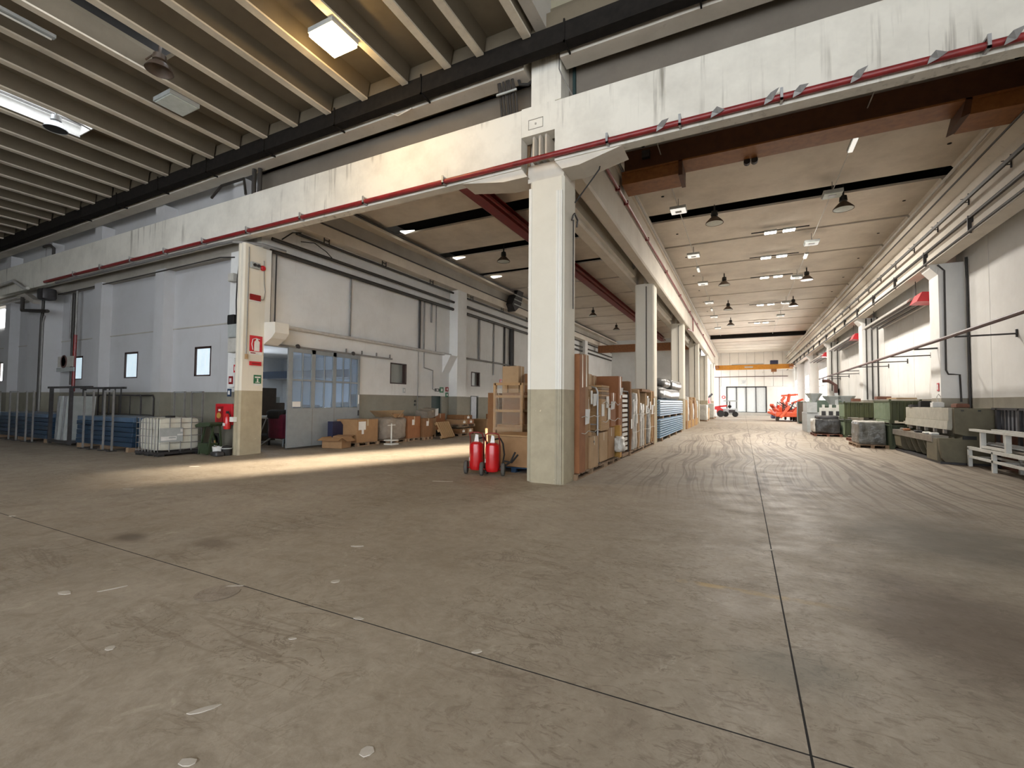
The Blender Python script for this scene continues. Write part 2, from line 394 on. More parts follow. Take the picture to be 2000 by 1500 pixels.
def grid_wall(us, vs, holes, axis, a, b):
    """one connected wall sheet with openings; us/vs break lines, holes = (u0,u1,v0,v1); axis 'x' or 'y' = normal"""
    us = sorted(set(us) | {h[i] for h in holes for i in (0, 1)}); vs = sorted(set(vs) | {h[i] for h in holes for i in (2, 3)})
    def solid(i, j):
        if not (0 <= i < len(us) - 1 and 0 <= j < len(vs) - 1): return False
        u = (us[i] + us[i + 1]) / 2; v = (vs[j] + vs[j + 1]) / 2
        return not any(h[0] < u < h[1] and h[2] < v < h[3] for h in holes)
    mb = M(); idx = {}
    def V(i, j, t):
        k = (i, j, t)
        if k not in idx:
            idx[k] = len(mb.v); d = a if t == 0 else b
            mb.v.append((d, us[i], vs[j]) if axis == 'x' else (us[i], d, vs[j]))
        return idx[k]
    for i in range(len(us) - 1):
        for j in range(len(vs) - 1):
            if not solid(i, j): continue
            mb.f.append((V(i, j, 0), V(i + 1, j, 0), V(i + 1, j + 1, 0), V(i, j + 1, 0)))
            mb.f.append((V(i, j, 1), V(i, j + 1, 1), V(i + 1, j + 1, 1), V(i + 1, j, 1)))
            if not solid(i, j - 1): mb.f.append((V(i, j, 0), V(i, j, 1), V(i + 1, j, 1), V(i + 1, j, 0)))
            if not solid(i, j + 1): mb.f.append((V(i, j + 1, 0), V(i + 1, j + 1, 0), V(i + 1, j + 1, 1), V(i, j + 1, 1)))
            if not solid(i - 1, j): mb.f.append((V(i, j, 0), V(i, j + 1, 0), V(i, j + 1, 1), V(i, j, 1)))
            if not solid(i + 1, j): mb.f.append((V(i + 1, j, 0), V(i + 1, j, 1), V(i + 1, j + 1, 1), V(i + 1, j + 1, 0)))
    return mb
def struct(name, label, cat, mb, m, smooth=False, bevel=0):
    return tag(mb.build(name, m, None, smooth, bevel), label, cat, kind='structure')
ORD = ['first', 'second', 'third', 'fourth', 'fifth', 'sixth', 'seventh', 'eighth', 'ninth', 'tenth', 'eleventh', 'twelfth', 'thirteenth', 'fourteenth', 'fifteenth', 'sixteenth', 'seventeenth', 'eighteenth', 'nineteenth', 'twentieth']

# ================================================================== STRUCTURE
XL, XR, YN = -46.0, 16.0, -13.5      # extent of the front hall
# ---- floor: cast slabs with open joints
flo = thing('floor', 'stained grey-brown concrete floor of the whole hall with joint lines', 'floor', kind='structure')
M().box(XL, XR, YN, 72, -.30, -.05).build('subfloor', 'dark_void', flo)
g = .006
for xa, xb in ((XL, .27), (.27, XR)):
    for ya, yb in ((YN, 2.62), (2.62, 9.35), (9.35, 72)):
        M().box(xa + g, xb - g, ya + g, yb - g, -.06, 0).build('slab', 'floor_concrete', flo)

M().box(XL, XR, 2.612, 2.628, -.04, -.0006).build('joint_filler', 'dark_void', flo); M().box(XL, XR, 9.342, 9.358, -.04, -.0006).build('joint_filler', 'dark_void', flo); M().box(.262, .278, YN, 72, -.04, -.0008).build('joint_filler', 'dark_void', flo)

# ---- roof of the front hall: ribs running away from the camera, deck above
JX = [-3.77, -4.84, -5.66, -6.83] + [-6.83 - 1.224 * k for k in range(1, 31)]
ce = thing('ceiling', 'brown ribbed concrete ceiling of the front hall', 'ceiling', kind='structure')
holes = [(-16.47, -15.55, 0.5, 5.75)]
mb = M()
def deck(xs, ys, holes, z0, z1):
    m_ = grid_wall(xs, ys, holes, 'y', z0, z1)
    m_.v = [(x, z, y) for x, y, z in m_.v]; return m_
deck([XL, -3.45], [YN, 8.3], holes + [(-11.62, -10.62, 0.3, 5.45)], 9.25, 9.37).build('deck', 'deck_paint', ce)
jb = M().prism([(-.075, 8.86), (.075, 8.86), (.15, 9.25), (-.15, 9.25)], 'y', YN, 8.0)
j0 = jb.build('joist', 'joist_side', ce); M().prism([(-.085, 8.85), (.085, 8.85), (.09, 8.885), (-.09, 8.885)], 'y', YN, 8.0).build('soffit', 'joist_bottom', j0)  # pale strip along each joist bottom, sides darker brown
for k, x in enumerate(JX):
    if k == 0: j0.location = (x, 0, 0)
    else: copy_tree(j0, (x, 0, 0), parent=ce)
M().box(-11.75, -10.5, .1, 5.6, 9.9, 10.0).build('rooflight_cover', 'dark_void', ce)
M().box(-11.75, -11.63, .1, 5.6, 9.37, 9.9).build('rooflight_lining', 'dark_void', ce)
M().box(XL, XR, 8.05, 8.30, 8.93, 9.24).build('edge_infill', 'deck_paint', ce)
M().box(XL, XR, 8.26, 9.12, 9.40, 9.50).build('edge_roof', 'deck_paint', ce)
M().box(-3.6, -3.37, YN, 8.36, 8.95, 11.5).build('step_wall', 'dull_concrete', ce)
M().box(-3.45, XR, YN, 8.3, 11.4, 11.5).build('high_deck', 'deck_paint', ce)
M().box(-16.475, -16.455, .5, 5.75, 8.90, 9.26).build('rooflight_lining', 'sign_white', ce); M().box(-16.475, -15.55, 5.74, 5.76, 8.95, 9.26).build('rooflight_lining', 'sign_white', ce)  # white lining added to brighten the joist side under the roof light
for x in (-16.40, -16.32): M().box(x - .015, x + .02, .5, 5.75, 9.2, 9.24).build('rooflight_bar', 'pipe_grey', ce)
struct('trim_1', 'pale flat concrete panel above the black beam beside the central stub column', 'panel', M().box(-3.38, XR, 8.28, 8.36, 8.9, 11.5), 'trim_olive')
struct('trim_5', 'brown-grey sheet put in to darken the gap above the cross beam', 'panel', M().box(-13.3, XR, 9.0, 9.06, 7.6, 9.4), 'gap_shade')  # dark sheet added where the shaded aisle roof would show
struct('steel_beam', 'long black steel beam below the ends of the ceiling ribs', 'beam', M().box(XL, XR, 8.02, 8.26, 8.54, 8.92), 'black_steel')
struct('ledge_beam', 'dirty white concrete ledge beam behind the black steel beam', 'beam', M().box(XL, -4.0, 8.36, 8.74, 8.52, 9.4).box(-3.2, XR, 8.36, 8.74, 8.52, 9.4), 'girder_paint')
# hangers on the black beam
hb = thing('beam_brackets', 'small steel brackets clipped over the black steel beam', 'bracket', kind='structure')
for x in (-22.6, -19.9, -17.2, -14.5, -11.8, -9.1, -6.4, -3.0, -.6, 2.0):
    M().box(x, x + .03, 7.99, 8.36, 8.50, 8.54).box(x, x + .03, 7.99, 8.02, 8.5, 8.96).build('bracket', 'black_steel', hb)

struct('wall_rear_blocker', 'unseen rear wall added behind the camera to cut light on the left', 'wall', M().box(XL, -13.0, YN - .2, YN, -.05, 9.4), 'dull_concrete')  # out of view, added to block light from the left part of the hall
struct('wall_side', 'left end wall of the front hall', 'wall', M().box(XL - .2, XL, YN, 9.4, -.05, 9.4), 'wall_white')

# ---- the white cross beam
cb = thing('cross_beam', 'streaked white concrete beam crossing the whole hall above the pillars', 'beam', kind='structure')
prof = [(8.5, 6.52), (8.5, 7.76), (8.55, 7.80), (8.80, 7.80), (8.80, 6.62), (8.74, 6.52)]
M().prism(prof, 'x', XL, -4.11).build('beam_span', 'beam_paint', cb)
M().prism(prof, 'x', -3.36, XR).build('beam_span', 'beam_paint', cb)
M().box(-4.11, -3.36, 8.505, 8.80, 7.18, 7.79).build('beam_joint', 'beam_paint', cb)
M().box(-4.11, -3.36, 9.0, 9.06, 6.62, 7.60).build('pocket_back', 'girder_paint', cb)
for x in (-3.86, -3.72, -3.58): M().prism([(x - .035, 8.60), (x + .02, 8.56), (x + .05, 9.0), (x - .05, 9.0)], 'z', 6.66, 7.18).build('pocket_fin', 'girder_paint', cb)
# haunches where the beams come down on the pillar
M().prism([(-4.11, 6.52), (-3.98, 6.34), (-4.55, 6.34), (-5.6, 6.52)], 'y', 8.53, 9.1).build('haunch', 'girder_paint', cb)
M().prism([(-3.36, 6.52), (-3.22, 6.34), (-2.85, 6.34), (-2.0, 6.52)], 'y', 8.53, 9.1).build('haunch', 'girder_paint', cb)
M().box(-3.95, -3.62, 8.492, 8.503, 7.3, 7.31).box(-3.95, -3.62, 8.492, 8.503, 7.5, 7.51).box(-3.95, -3.94, 8.492, 8.503, 7.3, 7.51).box(-3.63, -3.62, 8.492, 8.503, 7.3, 7.51).box(-3.80, -3.77, 8.485, 8.503, 7.385, 7.42).build('access_plate', 'dull_concrete', cb)

# ---- pillars between the two aisles (every 10.5 m)
PY = [8.62 + 10.5 * k for k in range(6)]
def pillar(k):
    y = PY[k]; c = .05
    o = thing('concrete_pillar', ['large cream and khaki painted concrete pillar beside the red wheeled extinguishers', 'second concrete pillar beside the stack of blue sheets', 'third concrete pillar between the blue sheets and the row of boards', 'fourth concrete pillar past the row of wrapped boards', 'fifth concrete pillar of the aisle divide', 'last concrete pillar of the aisle divide near the far wall'][k], 'pillar', kind='structure')
    x0, x1, y0, y1 = -3.96, -3.20, y, y + .74
    poly = [(x0 + c, y0), (x1 - c, y0), (x1, y0 + c), (x1, y1 - c), (x1 - c, y1), (x0 + c, y1), (x0, y1 - c), (x0, y0 + c)]
    M().prism(poly, 'z', 0, 6.25 if k == 0 else 6.52).build('shaft', 'pillar_paint', o)
    if k == 0:
        M().prism([(x1 - .16, y0 - .028), (x1 - .125, y0 - .028), (x1 - .11, y0 - .01), (x1 - .075, y0 - .01), (x1 - .06, y0 - .03), (x1 - .03, y0 - .02), (x1 - .03, y0 + .02), (x1 - .16, y0 + .02)], 'z', .02, 5.95).build('edge_moulding', 'pillar_side', o)
        M().box(x0 - .012, x0 + .05, y0 - .012, y0 + .03, .02, 6.1).build('edge_moulding', 'pillar_side', o)
        M().box(-4.02, -3.22, 8.66, 9.36, 6.25, 6.62).build('pillar_head', 'girder_paint', o)
        M().box(-3.9, -3.24, 8.53, 9.25, 7.80, 8.85).build('stub_column', 'beam_paint', o)
    else:
        M().tube([(-3.50, y - .03, 1.9), (-3.50, y - .03, 6.4)], .018, 6).build('conduit', 'pipe_dark', o)
    return o
for k in range(6): pillar(k)
# black bent cable bracket on the first pillar's side
bk = M().tube([(-3.17, 9.02, 5.45), (-3.14, 9.02, 5.55), (-3.14, 9.1, 5.62), (-3.14, 9.3, 5.55), (-3.16, 9.3, 5.4)], .02, 6).tube([(-3.17, 9.12, 5.5), (-3.17, 9.12, 3.6)], .013, 6)
tag(bk.build('cable_bracket', 'pipe_dark', smooth=True), 'bent dark cable bracket and thin wire on the side of the large pillar', 'bracket')

# ---- longitudinal girders over the pillar row
gr = thing('runway_girder', 'white runway girder along the pillar row with a red pipe on its face', 'girder', kind='structure')
M().prism([(-3.42, 6.55), (-3.36, 6.5), (-3.08, 6.5), (-3.04, 6.55), (-3.04, 8.02), (-3.42, 8.02)], 'x' if False else 'y', 9.36, 71.4).build('girder_web', 'girder_paint', gr)
M().box(-3.5, -2.98, 9.4, 71.4, 8.02, 8.10).build('girder_ledge', 'rail_girder_paint', gr)
M().tube([(-3.0, 9.4, 8.22), (-3.0, 71.3, 8.22)], .05, 8).build('conduit', 'pipe_white', gr, True)
M().tube([(-3.12, 9.4, 8.36), (-3.12, 71.3, 8.36)], .035, 8).build('conduit', 'pipe_grey', gr, True)
M().box(-3.36, -3.1, 9.4, 71.4, 8.10, 8.62).build('upper_fascia', 'rail_girder_paint', gr)
gl = thing('runway_girder', 'recessed runway girder of the darker aisle behind the pillar row', 'girder', kind='structure')
M().prism([(-4.30, 6.55), (-4.24, 6.5), (-3.95, 6.5), (-3.90, 6.55), (-3.90, 8.02), (-4.30, 8.02)], 'y', 9.36, 51.8).build('girder_web', 'girder_paint', gl)
for k in range(4):
    ya, yb = PY[k] + 1.6, PY[k + 1] - .5
    fr = M()
    o_ = [(ya, 6.62), (yb - .35, 6.62), (yb, 6.86), (yb, 7.78), (ya, 7.78)]; i_ = [(ya + .25, 6.84), (yb - .62, 6.84), (yb - .26, 7.02), (yb - .26, 7.60), (ya + .25, 7.60)]
    n_ = len(o_); vs = [(-3.78, a, b) for a, b in o_] + [(-3.78, a, b) for a, b in i_] + [(-3.90, a, b) for a, b in o_] + [(-3.90, a, b) for a, b in i_]
    fs = []
    for i in range(n_):
        j = (i + 1) % n_
        fs += [(i, j, n_ + j, n_ + i), (2 * n_ + i, i, j, 2 * n_ + j)[::-1], (n_ + i, n_ + j, 3 * n_ + j, 3 * n_ + i)]
    fr.add(vs, fs); fr.build('recess_frame', 'pillar_side', gl)
M().box(-4.25, -3.5, 9.3, 71.4, 8.1, 8.9).build('valley_beam', 'dull_concrete', gl)

# ---- aisle roofs: wide concrete planks lying across, dark gaps between
def aisle_roof(name, label, x0, x1, z, y_end, gaps, slope_l, slope_r, wide):
    o = thing(name, label, 'ceiling', kind='structure')
    edges = [9.0] + gaps + [y_end]
    for i in range(len(edges) - 1):
        ga = .0 if i == 0 else .10; gb = .10
        ga = wide.get(edges[i], ga); gb = wide.get(edges[i + 1], gb)
        ya, yb = edges[i] + ga, edges[i + 1] - gb
        M().prism([(x0 + .35, z), (x1 - .35, z), (x1 - .02, z - .45 * slope_r), (x1 - .02, z + .07), (x0 + .02, z + .07), (x0 + .02, z - .45 * slope_l)], 'y', ya, yb).build('roof_plank', 'nave_ceiling', o)
        if slope_r and i < 9:
            for hx_ in (x0 + .9, x1 - .85): M().lathe([(0, 0), (.05, 0), (.05, .02), (0, .02)], (hx_, (ya + yb) / 2, z - .012), 10).build('anchor_hole', 'dark_void', o)
    M().box(x0 - .1, x1 + .1, 9.0, y_end, z + .62, z + .72).build('roof_deck', 'dark_void', o)
    for xa in (x0 - .06, x1 + .02): M().box(xa, xa + .04, 9.06, y_end, z + .02, z + .63).build('closing_strip', 'dark_void', o)
    return o
GAPS = [10.85, 14.5, 18.1, 21.7, 25.25, 29.0, 32.7, 36.4, 40.1, 43.8, 47.5]
aisle_roof('ceiling', 'pale concrete plank ceiling of the wide aisle with dark gaps', -3.3, 5.9, 8.72, 71.4, GAPS + [52.3, 55.5, 58.7, 61.9, 65.1, 68.3], .0, 1.0, {18.1: .42})
aisle_roof('ceiling', 'shadowed concrete plank ceiling of the middle aisle', -13.5, -4.1, 8.62, 51.9, GAPS, .0, .0, {10.85: .3, 14.5: .45, 18.1: .40, 21.7: .26})
struct('trim_2', 'dark beam with hanging cables across the far part of the wide aisle', 'beam', M().box(-3.0, 5.5, 52.1, 52.5, 8.35, 8.75), 'black_steel')
struct('wall_upper', 'dull closing wall above the left cross beam', 'wall', M().box(XL, -13.4, 9.2, 9.34, 6.9, 9.5), 'wall_grey')

# ---- left building: front wall with piers and windows, side wall with the sliding door
PIER = [-13.78 - 4.52 * k for k in range(1, 6)]
wins = [(-16.92, -15.98), (-21.64, -20.66), (-26.16, -25.12), (-34.2, -33.1)]
struct('wall_left', 'grey-white wall with khaki dado, piers and small windows', 'wall', grid_wall([XL, -13.6], [0, 7.0], [(a, b, 2.42, 3.43) for a, b in wins], 'y', 9.2, 9.42), 'wall_grey')
for k, x in enumerate(PIER):
    struct('wall_pier', '%s shallow pier of the window wall counted from the corner column' % ORD[k], 'pier', M().box(x - .58, x, 8.84, 9.22, 0, 6.26).box(x - .58, x, 8.78, 9.22, 7.78, 8.52), 'wall_grey')
struct('wall_pier', 'stub pier above the cross beam over the corner column', 'pier', M().box(-14.36, -13.78, 8.78, 9.22, 7.78, 8.52), 'wall_grey')
struct('wall_pier', 'broad pier at the dark end of the window wall behind grey pipes', 'pier', M().box(-28.9, -27.2, 8.6, 9.22, 0, 6.3), 'wall_grey')
struct('trim_3', 'lintel strip along the window wall, darkened for the shade below the cross beam', 'lintel', M().box(XL, -13.9, 8.98, 9.22, 6.24, 6.9), 'dull_concrete')  # darker tone paints in the shade under the cross beam
struct('trim_4', 'thin horizontal joint line along the window wall', 'joint', M().box(XL, -14.4, 9.18, 9.21, 4.11, 4.15), 'dull_concrete')
for k, (a, b) in enumerate(wins):
    wo = thing('window_%d' % (k + 1), 'small lit window with frosted pane, %s from the corner column' % ORD[k], 'window', kind='structure')
    M().box(a, b, 9.235, 9.25, 2.42, 3.43).build('pane', 'window_bright' if k == 3 else 'window_glow', wo)
    for q in ((a, a + .07, 2.42, 3.43), (b - .05, b, 2.42, 3.43), (a, b, 3.36, 3.43), (a, b, 2.42, 2.46)): M().box(q[0], q[1], 9.19, 9.235, q[2], q[3]).build('frame_bar', 'frame_brown', wo)
# bright end opening at the extreme left
wo = thing('window_5', 'very bright arched opening at the far left above the last window', 'window', kind='structure')
M().prism([(-34.6, 5.2), (-32.8, 5.2), (-32.8, 5.75), (-33.2, 6.05), (-33.7, 6.15), (-34.6, 6.15)], 'y', 9.12, 9.17).build('pane', 'window_bright', wo)
# corner column
cc = thing('corner_column', 'cream concrete column with signs at the corner of the left building', 'column', kind='structure')
M().prism([(-13.46, 8.46), (-13.42, 8.42), (-13.36, 8.42), (-13.34, 8.45), (-13.29, 8.45), (-13.27, 8.42), (-13.19, 8.42), (-13.15, 8.46), (-13.15, 9.12), (-13.46, 9.12)], 'z', 0, 6.3).build('shaft', 'pillar_paint', cc)
M().box(-14.5, -13.46, 8.86, 9.2, 0, 6.3).build('recessed_pier', 'wall_white', cc)
M().prism([(-13.15, 4.02), (-12.66, 4.0), (-12.64, 3.68), (-12.8, 3.52), (-13.15, 3.34)], 'y', 9.12, 9.6).build('corbel', 'pillar_side', cc)
M().box(-13.46, -13.15, 9.12, 9.3, 3.36, 6.3).build('back_return', 'pillar_side', cc)
# side wall along the middle aisle
struct('wall_middle', 'white and khaki side wall of the left building along the middle aisle', 'wall',
       grid_wall([9.12, 52], [0, 9.4], [(9.12, 13.0, 0, 3.36), (15.08, 16.12, 2.36, 3.26), (21.6, 22.52, 2.46, 3.27), (18.0, 18.87, 0, 1.88), (21.55, 22.4, 0, 1.93)], 'x', -13.62, -13.4), 'wall_white')
for k, y in enumerate((19.45, 29.95, 40.45)):
    struct('wall_column', '%s column on the side wall of the middle aisle' % ORD[k], 'column', M().box(-13.42, -12.9, y, y + .82, 0, 7.3).prism([(-13.42, 4.0), (-12.9, 3.9), (-12.9, 3.9), (-13.42, 3.0)], 'y', y - .6, y), 'wall_white')
rg = thing('wall_ledge_girder', 'dirty crane ledge girder high on the side wall of the middle aisle', 'girder', kind='structure')
M().box(-13.42, -12.95, 9.15, 51.9, 7.32, 7.72).build('ledge', 'rail_girder_paint', rg)
M().box(-13.42, -13.1, 9.15, 51.9, 7.72, 8.6).build('upper_fascia', 'dull_concrete', rg)
M().box(-13.2, -12.7, 9.15, 51.9, 8.30, 8.42).build('flange', 'rail_girder_paint', rg)
for q, (a, b) in enumerate(((15.08, 16.12), (21.6, 22.52))):
    z0, z1 = (2.36, 3.26) if q == 0 else (2.46, 3.27)
    wo = thing('window_%d' % (6 + q), ('dusty dark window right of the sliding door track', 'narrow dark window past the wall column')[q], 'window', kind='structure')
    M().box(-13.56, -13.54, a, b, z0, z1).build('pane', 'glass_dusty', wo)
    for yy in ((a, a + .04, z0, z1), (b - .1, b, z0, z1), (a, b, z0, z0 + .05), (a, b, z1 - .04, z1)): M().box(-13.54, -13.38, yy[0], yy[1], yy[2], yy[3]).build('frame_bar', 'frame_brown', wo)
do = thing('door_1', 'dark green emergency exit door in the khaki dado', 'door', kind='structure')
M().box(-13.55, -13.5, 18.0, 18.87, 0, 1.88).build('leaf', 'door_dark', do); M().box(-13.5, -13.42, 18.08, 18.12, .9, .95).build('handle', 'galvanised', do)
do = thing('door_2', 'pale door standing open past the wall column', 'door', kind='structure')
M().box(-13.4, -13.35, 21.55, 22.1, 0, 1.9).build('leaf', 'door_pale', do); M().box(-13.56, -13.5, 21.55, 22.4, 0, 1.93).build('dark_opening', 'dark_void', do)
# side room behind the sliding door
rm = thing('wall_room', 'bright white walls of the side room behind the sliding door', 'wall', kind='structure')
M().box(-24.2, -24.0, 9.42, 18.1, 0, 4.0).build('back_wall', 'room_wall', rm)
M().box(-24.2, -13.62, 17.9, 18.0, 0, 4.0).build('side_wall', 'room_wall', rm)
M().box(-14.7, -14.6, 18.0, 30.0, 0, 4.2).build('backing_wall', 'dull_concrete', rm); M().box(-14.7, -13.62, 18.0, 30.0, 4.0, 4.1).build('backing_ceiling', 'dull_concrete', rm)  # dark backing added to keep the sky out of the windows
M().box(-24.2, -13.62, 9.42, 18.0, 4.0, 4.1).build('room_ceiling', 'room_wall', rm)
M().box(-24.0, -13.7, 13.1, 13.3, 2.55, 2.85).build('blue_beam', 'blue_plastic', rm)
M().box(-24.0, -13.7, 16.9, 17.5, 2.75, 3.2).build('crossbeam', 'grey_plastic', rm)
# far end wall of the middle aisle
struct('wall_end', 'dark end wall of the middle aisle behind the pallets', 'wall', M().box(-13.6, -3.9, 52.0, 52.2, 0, 9.0), 'wall_white')

# ---- right side wall, columns and runway
wr = thing('wall_right', 'white panel wall with khaki dado along the wide aisle', 'wall', kind='structure')
bays = [(40.6, 49.6), (51.1, 60.1), (61.6, 70.6)]
yb = 8.8 - 2.15 * 4; k = 0
while yb < 71.4:
    ye = min(yb + 2.15, 71.4); mid = (yb + ye) / 2
    inw = any(a < mid < b for a, b in bays)
    if inw:
        M().box(6.2, 6.4, yb + .012, ye - .012, 0, 1.25).build('panel', 'wall_right', wr); M().box(6.2, 6.4, yb + .012, ye - .012, 4.7, 8.0).build('panel', 'wall_right', wr)
    else: M().box(6.2, 6.4, yb + .012, ye - .012, 0, 8.0).build('panel', 'wall_right', wr)
    yb = ye
M().box(6.38, 6.42, 0.2, 40.5, 0, 8.8).build('backing', 'dark_void', wr)
M().box(5.6, 6.4, 0.2, 71.4, 8.0, 8.1).build('soffit', 'dull_concrete', wr)
for q, (a, b) in enumerate(bays):
    wo = thing('window_%d' % (8 + q), '%s tall bright window bay towards the far wall of the wide aisle' % ORD[q], 'window', kind='structure')
    for yy in [a + (b - a) * t / 4 for t in range(5)]: M().box(6.16, 6.3, yy - .05, yy + .05, 1.25, 4.7).build('mullion', 'white_frame', wo)
    M().box(6.16, 6.3, a, b, 1.2, 1.3).build('sill', 'white_frame', wo); M().box(6.16, 6.3, a, b, 3.2, 3.28).build('transom', 'white_frame', wo)
    for t in range(4):
        ya = a + (b - a) * t / 4 + .05; M().box(6.24, 6.25, ya, ya + (b - a) / 4 - .1, 1.3, 4.7).build('pane', 'window_bright', wo)
RY = [-2.0, 8.5, 19.0, 29.5, 40.0, 50.5, 61.0]
for k, y in enumerate(RY):
    o = thing('wall_column', ['hidden', 'hidden', 'white column behind the press brake with a thin dark pipe', 'white column behind the ribbed green containers', 'white column behind the grey funnel machine', 'white column beside the first bright window bay', 'white column between the two last bright window bays'][k], 'column', kind='structure')
    if k < 2: o['label'] = ('white wall column outside the view nearest the camera', 'white wall column in line with the cross beam')[k]
    M().box(5.58, 6.2, y, y + .8, 0, 6.14).build('shaft', 'wall_right', o)
    M().prism([(5.58, 6.14), (5.58, 5.8), (5.4, 6.02), (5.36, 6.14)], 'y', y + .02, y + .78).build('corbel', 'wall_right', o)
rr = thing('runway_girder', 'stepped concrete crane runway girder along the white panel wall', 'girder', kind='structure')
Y0, Y1 = -8.0, 71.4
M().prism([(5.36, 6.14), (5.75, 6.14), (5.75, 8.1), (5.6, 8.1), (5.6, 8.0), (5.28, 8.0), (5.24, 7.94), (5.24, 7.74), (5.5, 7.6), (5.5, 6.86), (5.42, 6.8), (5.42, 6.62), (5.5, 6.55), (5.5, 6.48), (5.36, 6.40)], 'y', Y0, Y1).build('girder_web', 'rail_girder_paint', rr)
M().bar((5.30, Y0, 7.08), (5.30, Y1, 7.08), .05, .09).build('busbar', 'pipe_dark', rr)
M().tube([(5.33, Y0, 6.55), (5.33, Y1, 6.55)], .045, 8).build('conduit', 'pipe_dark', rr, True)
M().tube([(5.28, Y0, 6.16), (5.28, Y1, 6.16)], .035, 8).build('conduit', 'pipe_dark', rr, True)
M().tube([(5.2, Y0, 8.08), (5.2, Y1, 8.08)], .04, 8).build('conduit', 'pipe_white', rr, True)
M().tube([(5.18, Y0, 7.66), (5.18, Y1, 7.66)], .025, 6).build('conduit', 'pipe_dark', rr, True)
M().prism([(5.5, 8.1), (5.75, 8.1), (5.9, 8.75), (5.75, 8.75)], 'y', Y0, Y1).build('haunch_strip', 'rail_girder_paint', rr)
br0 = M().box(5.30, 5.5, -.01, .01, 7.12, 7.14).box(5.47, 5.5, -.012, .012, 7.05, 7.36).box(5.32, 5.48, -.008, .008, 7.22, 7.235).build('busbar_bracket', 'pipe_dark', rr, loc=(0, 12.0, 0))
for k in range(1, 22): child_copy(br0, (0, 12.0 + 2.2 * k, 0), rr)
st0 = M().box(5.28, 5.40, -.015, .015, 6.14, 6.60).build('conduit_strap', 'pipe_dark', rr, loc=(0, 12.6, 0))
for k in range(1, 18): child_copy(st0, (0, 12.6 + 3.3 * k, 0), rr)

# ---- far wall with four-leaf door
fw_ = thing('wall_far', 'pale far wall of the wide aisle with upright panel joints', 'wall', kind='structure')
xs = [-3.9, -2.75, -1.6, -.5, .5, 1.5, 2.6, 3.7, 4.8, 6.3]
for a, b in zip(xs, xs[1:]): M().box(a + .015, b - .015, 71.5, 71.7, 4.02, 9.0).build('panel', 'far_wall', fw_)
M().box(-3.9, -2.12, 71.5, 71.7, 0, 4.0).build('panel', 'far_wall', fw_); M().box(2.92, 6.3, 71.5, 71.7, 0, 4.0).build('panel', 'far_wall', fw_)
M().box(-3.9, 6.3, 71.75, 71.8, 0, 9).build('backing', 'dull_concrete', fw_)
M().tube([(-3.6, 71.4, 5.35), (5.4, 71.4, 5.35)], .05, 6).build('pipe', 'pipe_maroon', fw_); M().tube([(-3.0, 71.4, .2), (-3.0, 71.4, 5.35)], .05, 6).build('pipe', 'pipe_maroon', fw_)
do = thing('door_3', 'large pale four-leaf folding door in the far wall with dark frame', 'door', kind='structure')
for i in range(4):
    a = -2.03 + 1.21 * i; M().box(a + .03, a + 1.18, 71.55, 71.6, .45, 3.84).build('leaf', 'far_door', do)
for i in range(5): M().box(-2.03 + 1.21 * i - .05, -2.03 + 1.21 * i + .05, 71.46, 71.6, .42, 3.9).build('frame_post', 'steel_dark', do)
M().box(-2.1, 2.9, 71.46, 71.6, 3.84, 3.96).build('frame_head', 'steel_dark', do); M().box(-2.1, 2.9, 71.46, 71.6, .40, .47).build('frame_sill', 'steel_dark', do)
M().box(-2.6, 3.4, 70.6, 71.5, 0, .4).build('dock_step', 'dull_concrete', do)

# ================================================================== SERVICES
def pipe(name, label, pts, r, m, n=8, clamps=None, group=None, cat='pipe', clampm='galvanised'):
    """a pipe with its clamps"""
    if clamps:
        o = thing(name, label, cat, group=group); M().tube(pts, r, n).build('run', m, o, True)
        for c in clamps: c.build('clamp', clampm, o)
    else: o = tag(M().tube(pts, r, n).build(name, m, None, True), label, cat, group)
    return o
cl = []
for x in (-24, -21.8, -19.6, -17.4, -15.2, -13.0, -10.7, -8.4, -6.0, -2.25, -.95, .6, 3.05, 5.5):
    cl.append(M().box(x - .02, x + .02, 8.33, 8.5, 6.53, 6.56).box(x - .02, x + .02, 8.33, 8.36, 6.53, 6.72).box(x - .02, x + .02, 8.36, 8.5, 6.68, 6.71))
pipe('fire_pipe', 'long dark red fire pipe clamped to the face of the cross beam', [(-26.8, 8.42, 6.61), (12, 8.42, 6.61)], .055, 'pipe_red', 10, cl)
cl = [M().box(-3.06, -2.92, y - .03, y + .03, 7.38, 7.5) for y in (12.2, 13.2, 16.5, 21, 26, 31, 36, 42)]
pipe('fire_pipe', 'thin red pipe running along the white runway girder into the wide aisle', [(-2.97, 9.45, 7.44), (-2.97, 33, 7.40), (-2.97, 60, 7.2)], .04, 'pipe_red', 8, cl, clampm='pipe_red')
pipe('fire_pipe', 'red pipe drop at the third pillar under the runway girder', [(-2.97, 33, 7.4), (-2.97, 33, 6.45), (-3.1, 31, 6.35)], .035, 'pipe_red')
pipe('water_pipe', 'white pipe under the cross beam along the window wall', [(-25.5, 8.36, 6.42), (-14.4, 8.36, 6.40), (-13.6, 8.36, 6.36), (-13.0, 8.9, 6.34), (-12.9, 9.6, 6.32)], .05, 'pipe_grey')
pipe('cable_run', 'thin dark cable along the top of the window wall', [(-27, 8.95, 6.2), (-19, 8.82, 6.17), (-15.0, 8.82, 6.2), (-14.3, 8.85, 6.12)], .022, 'pipe_dark')
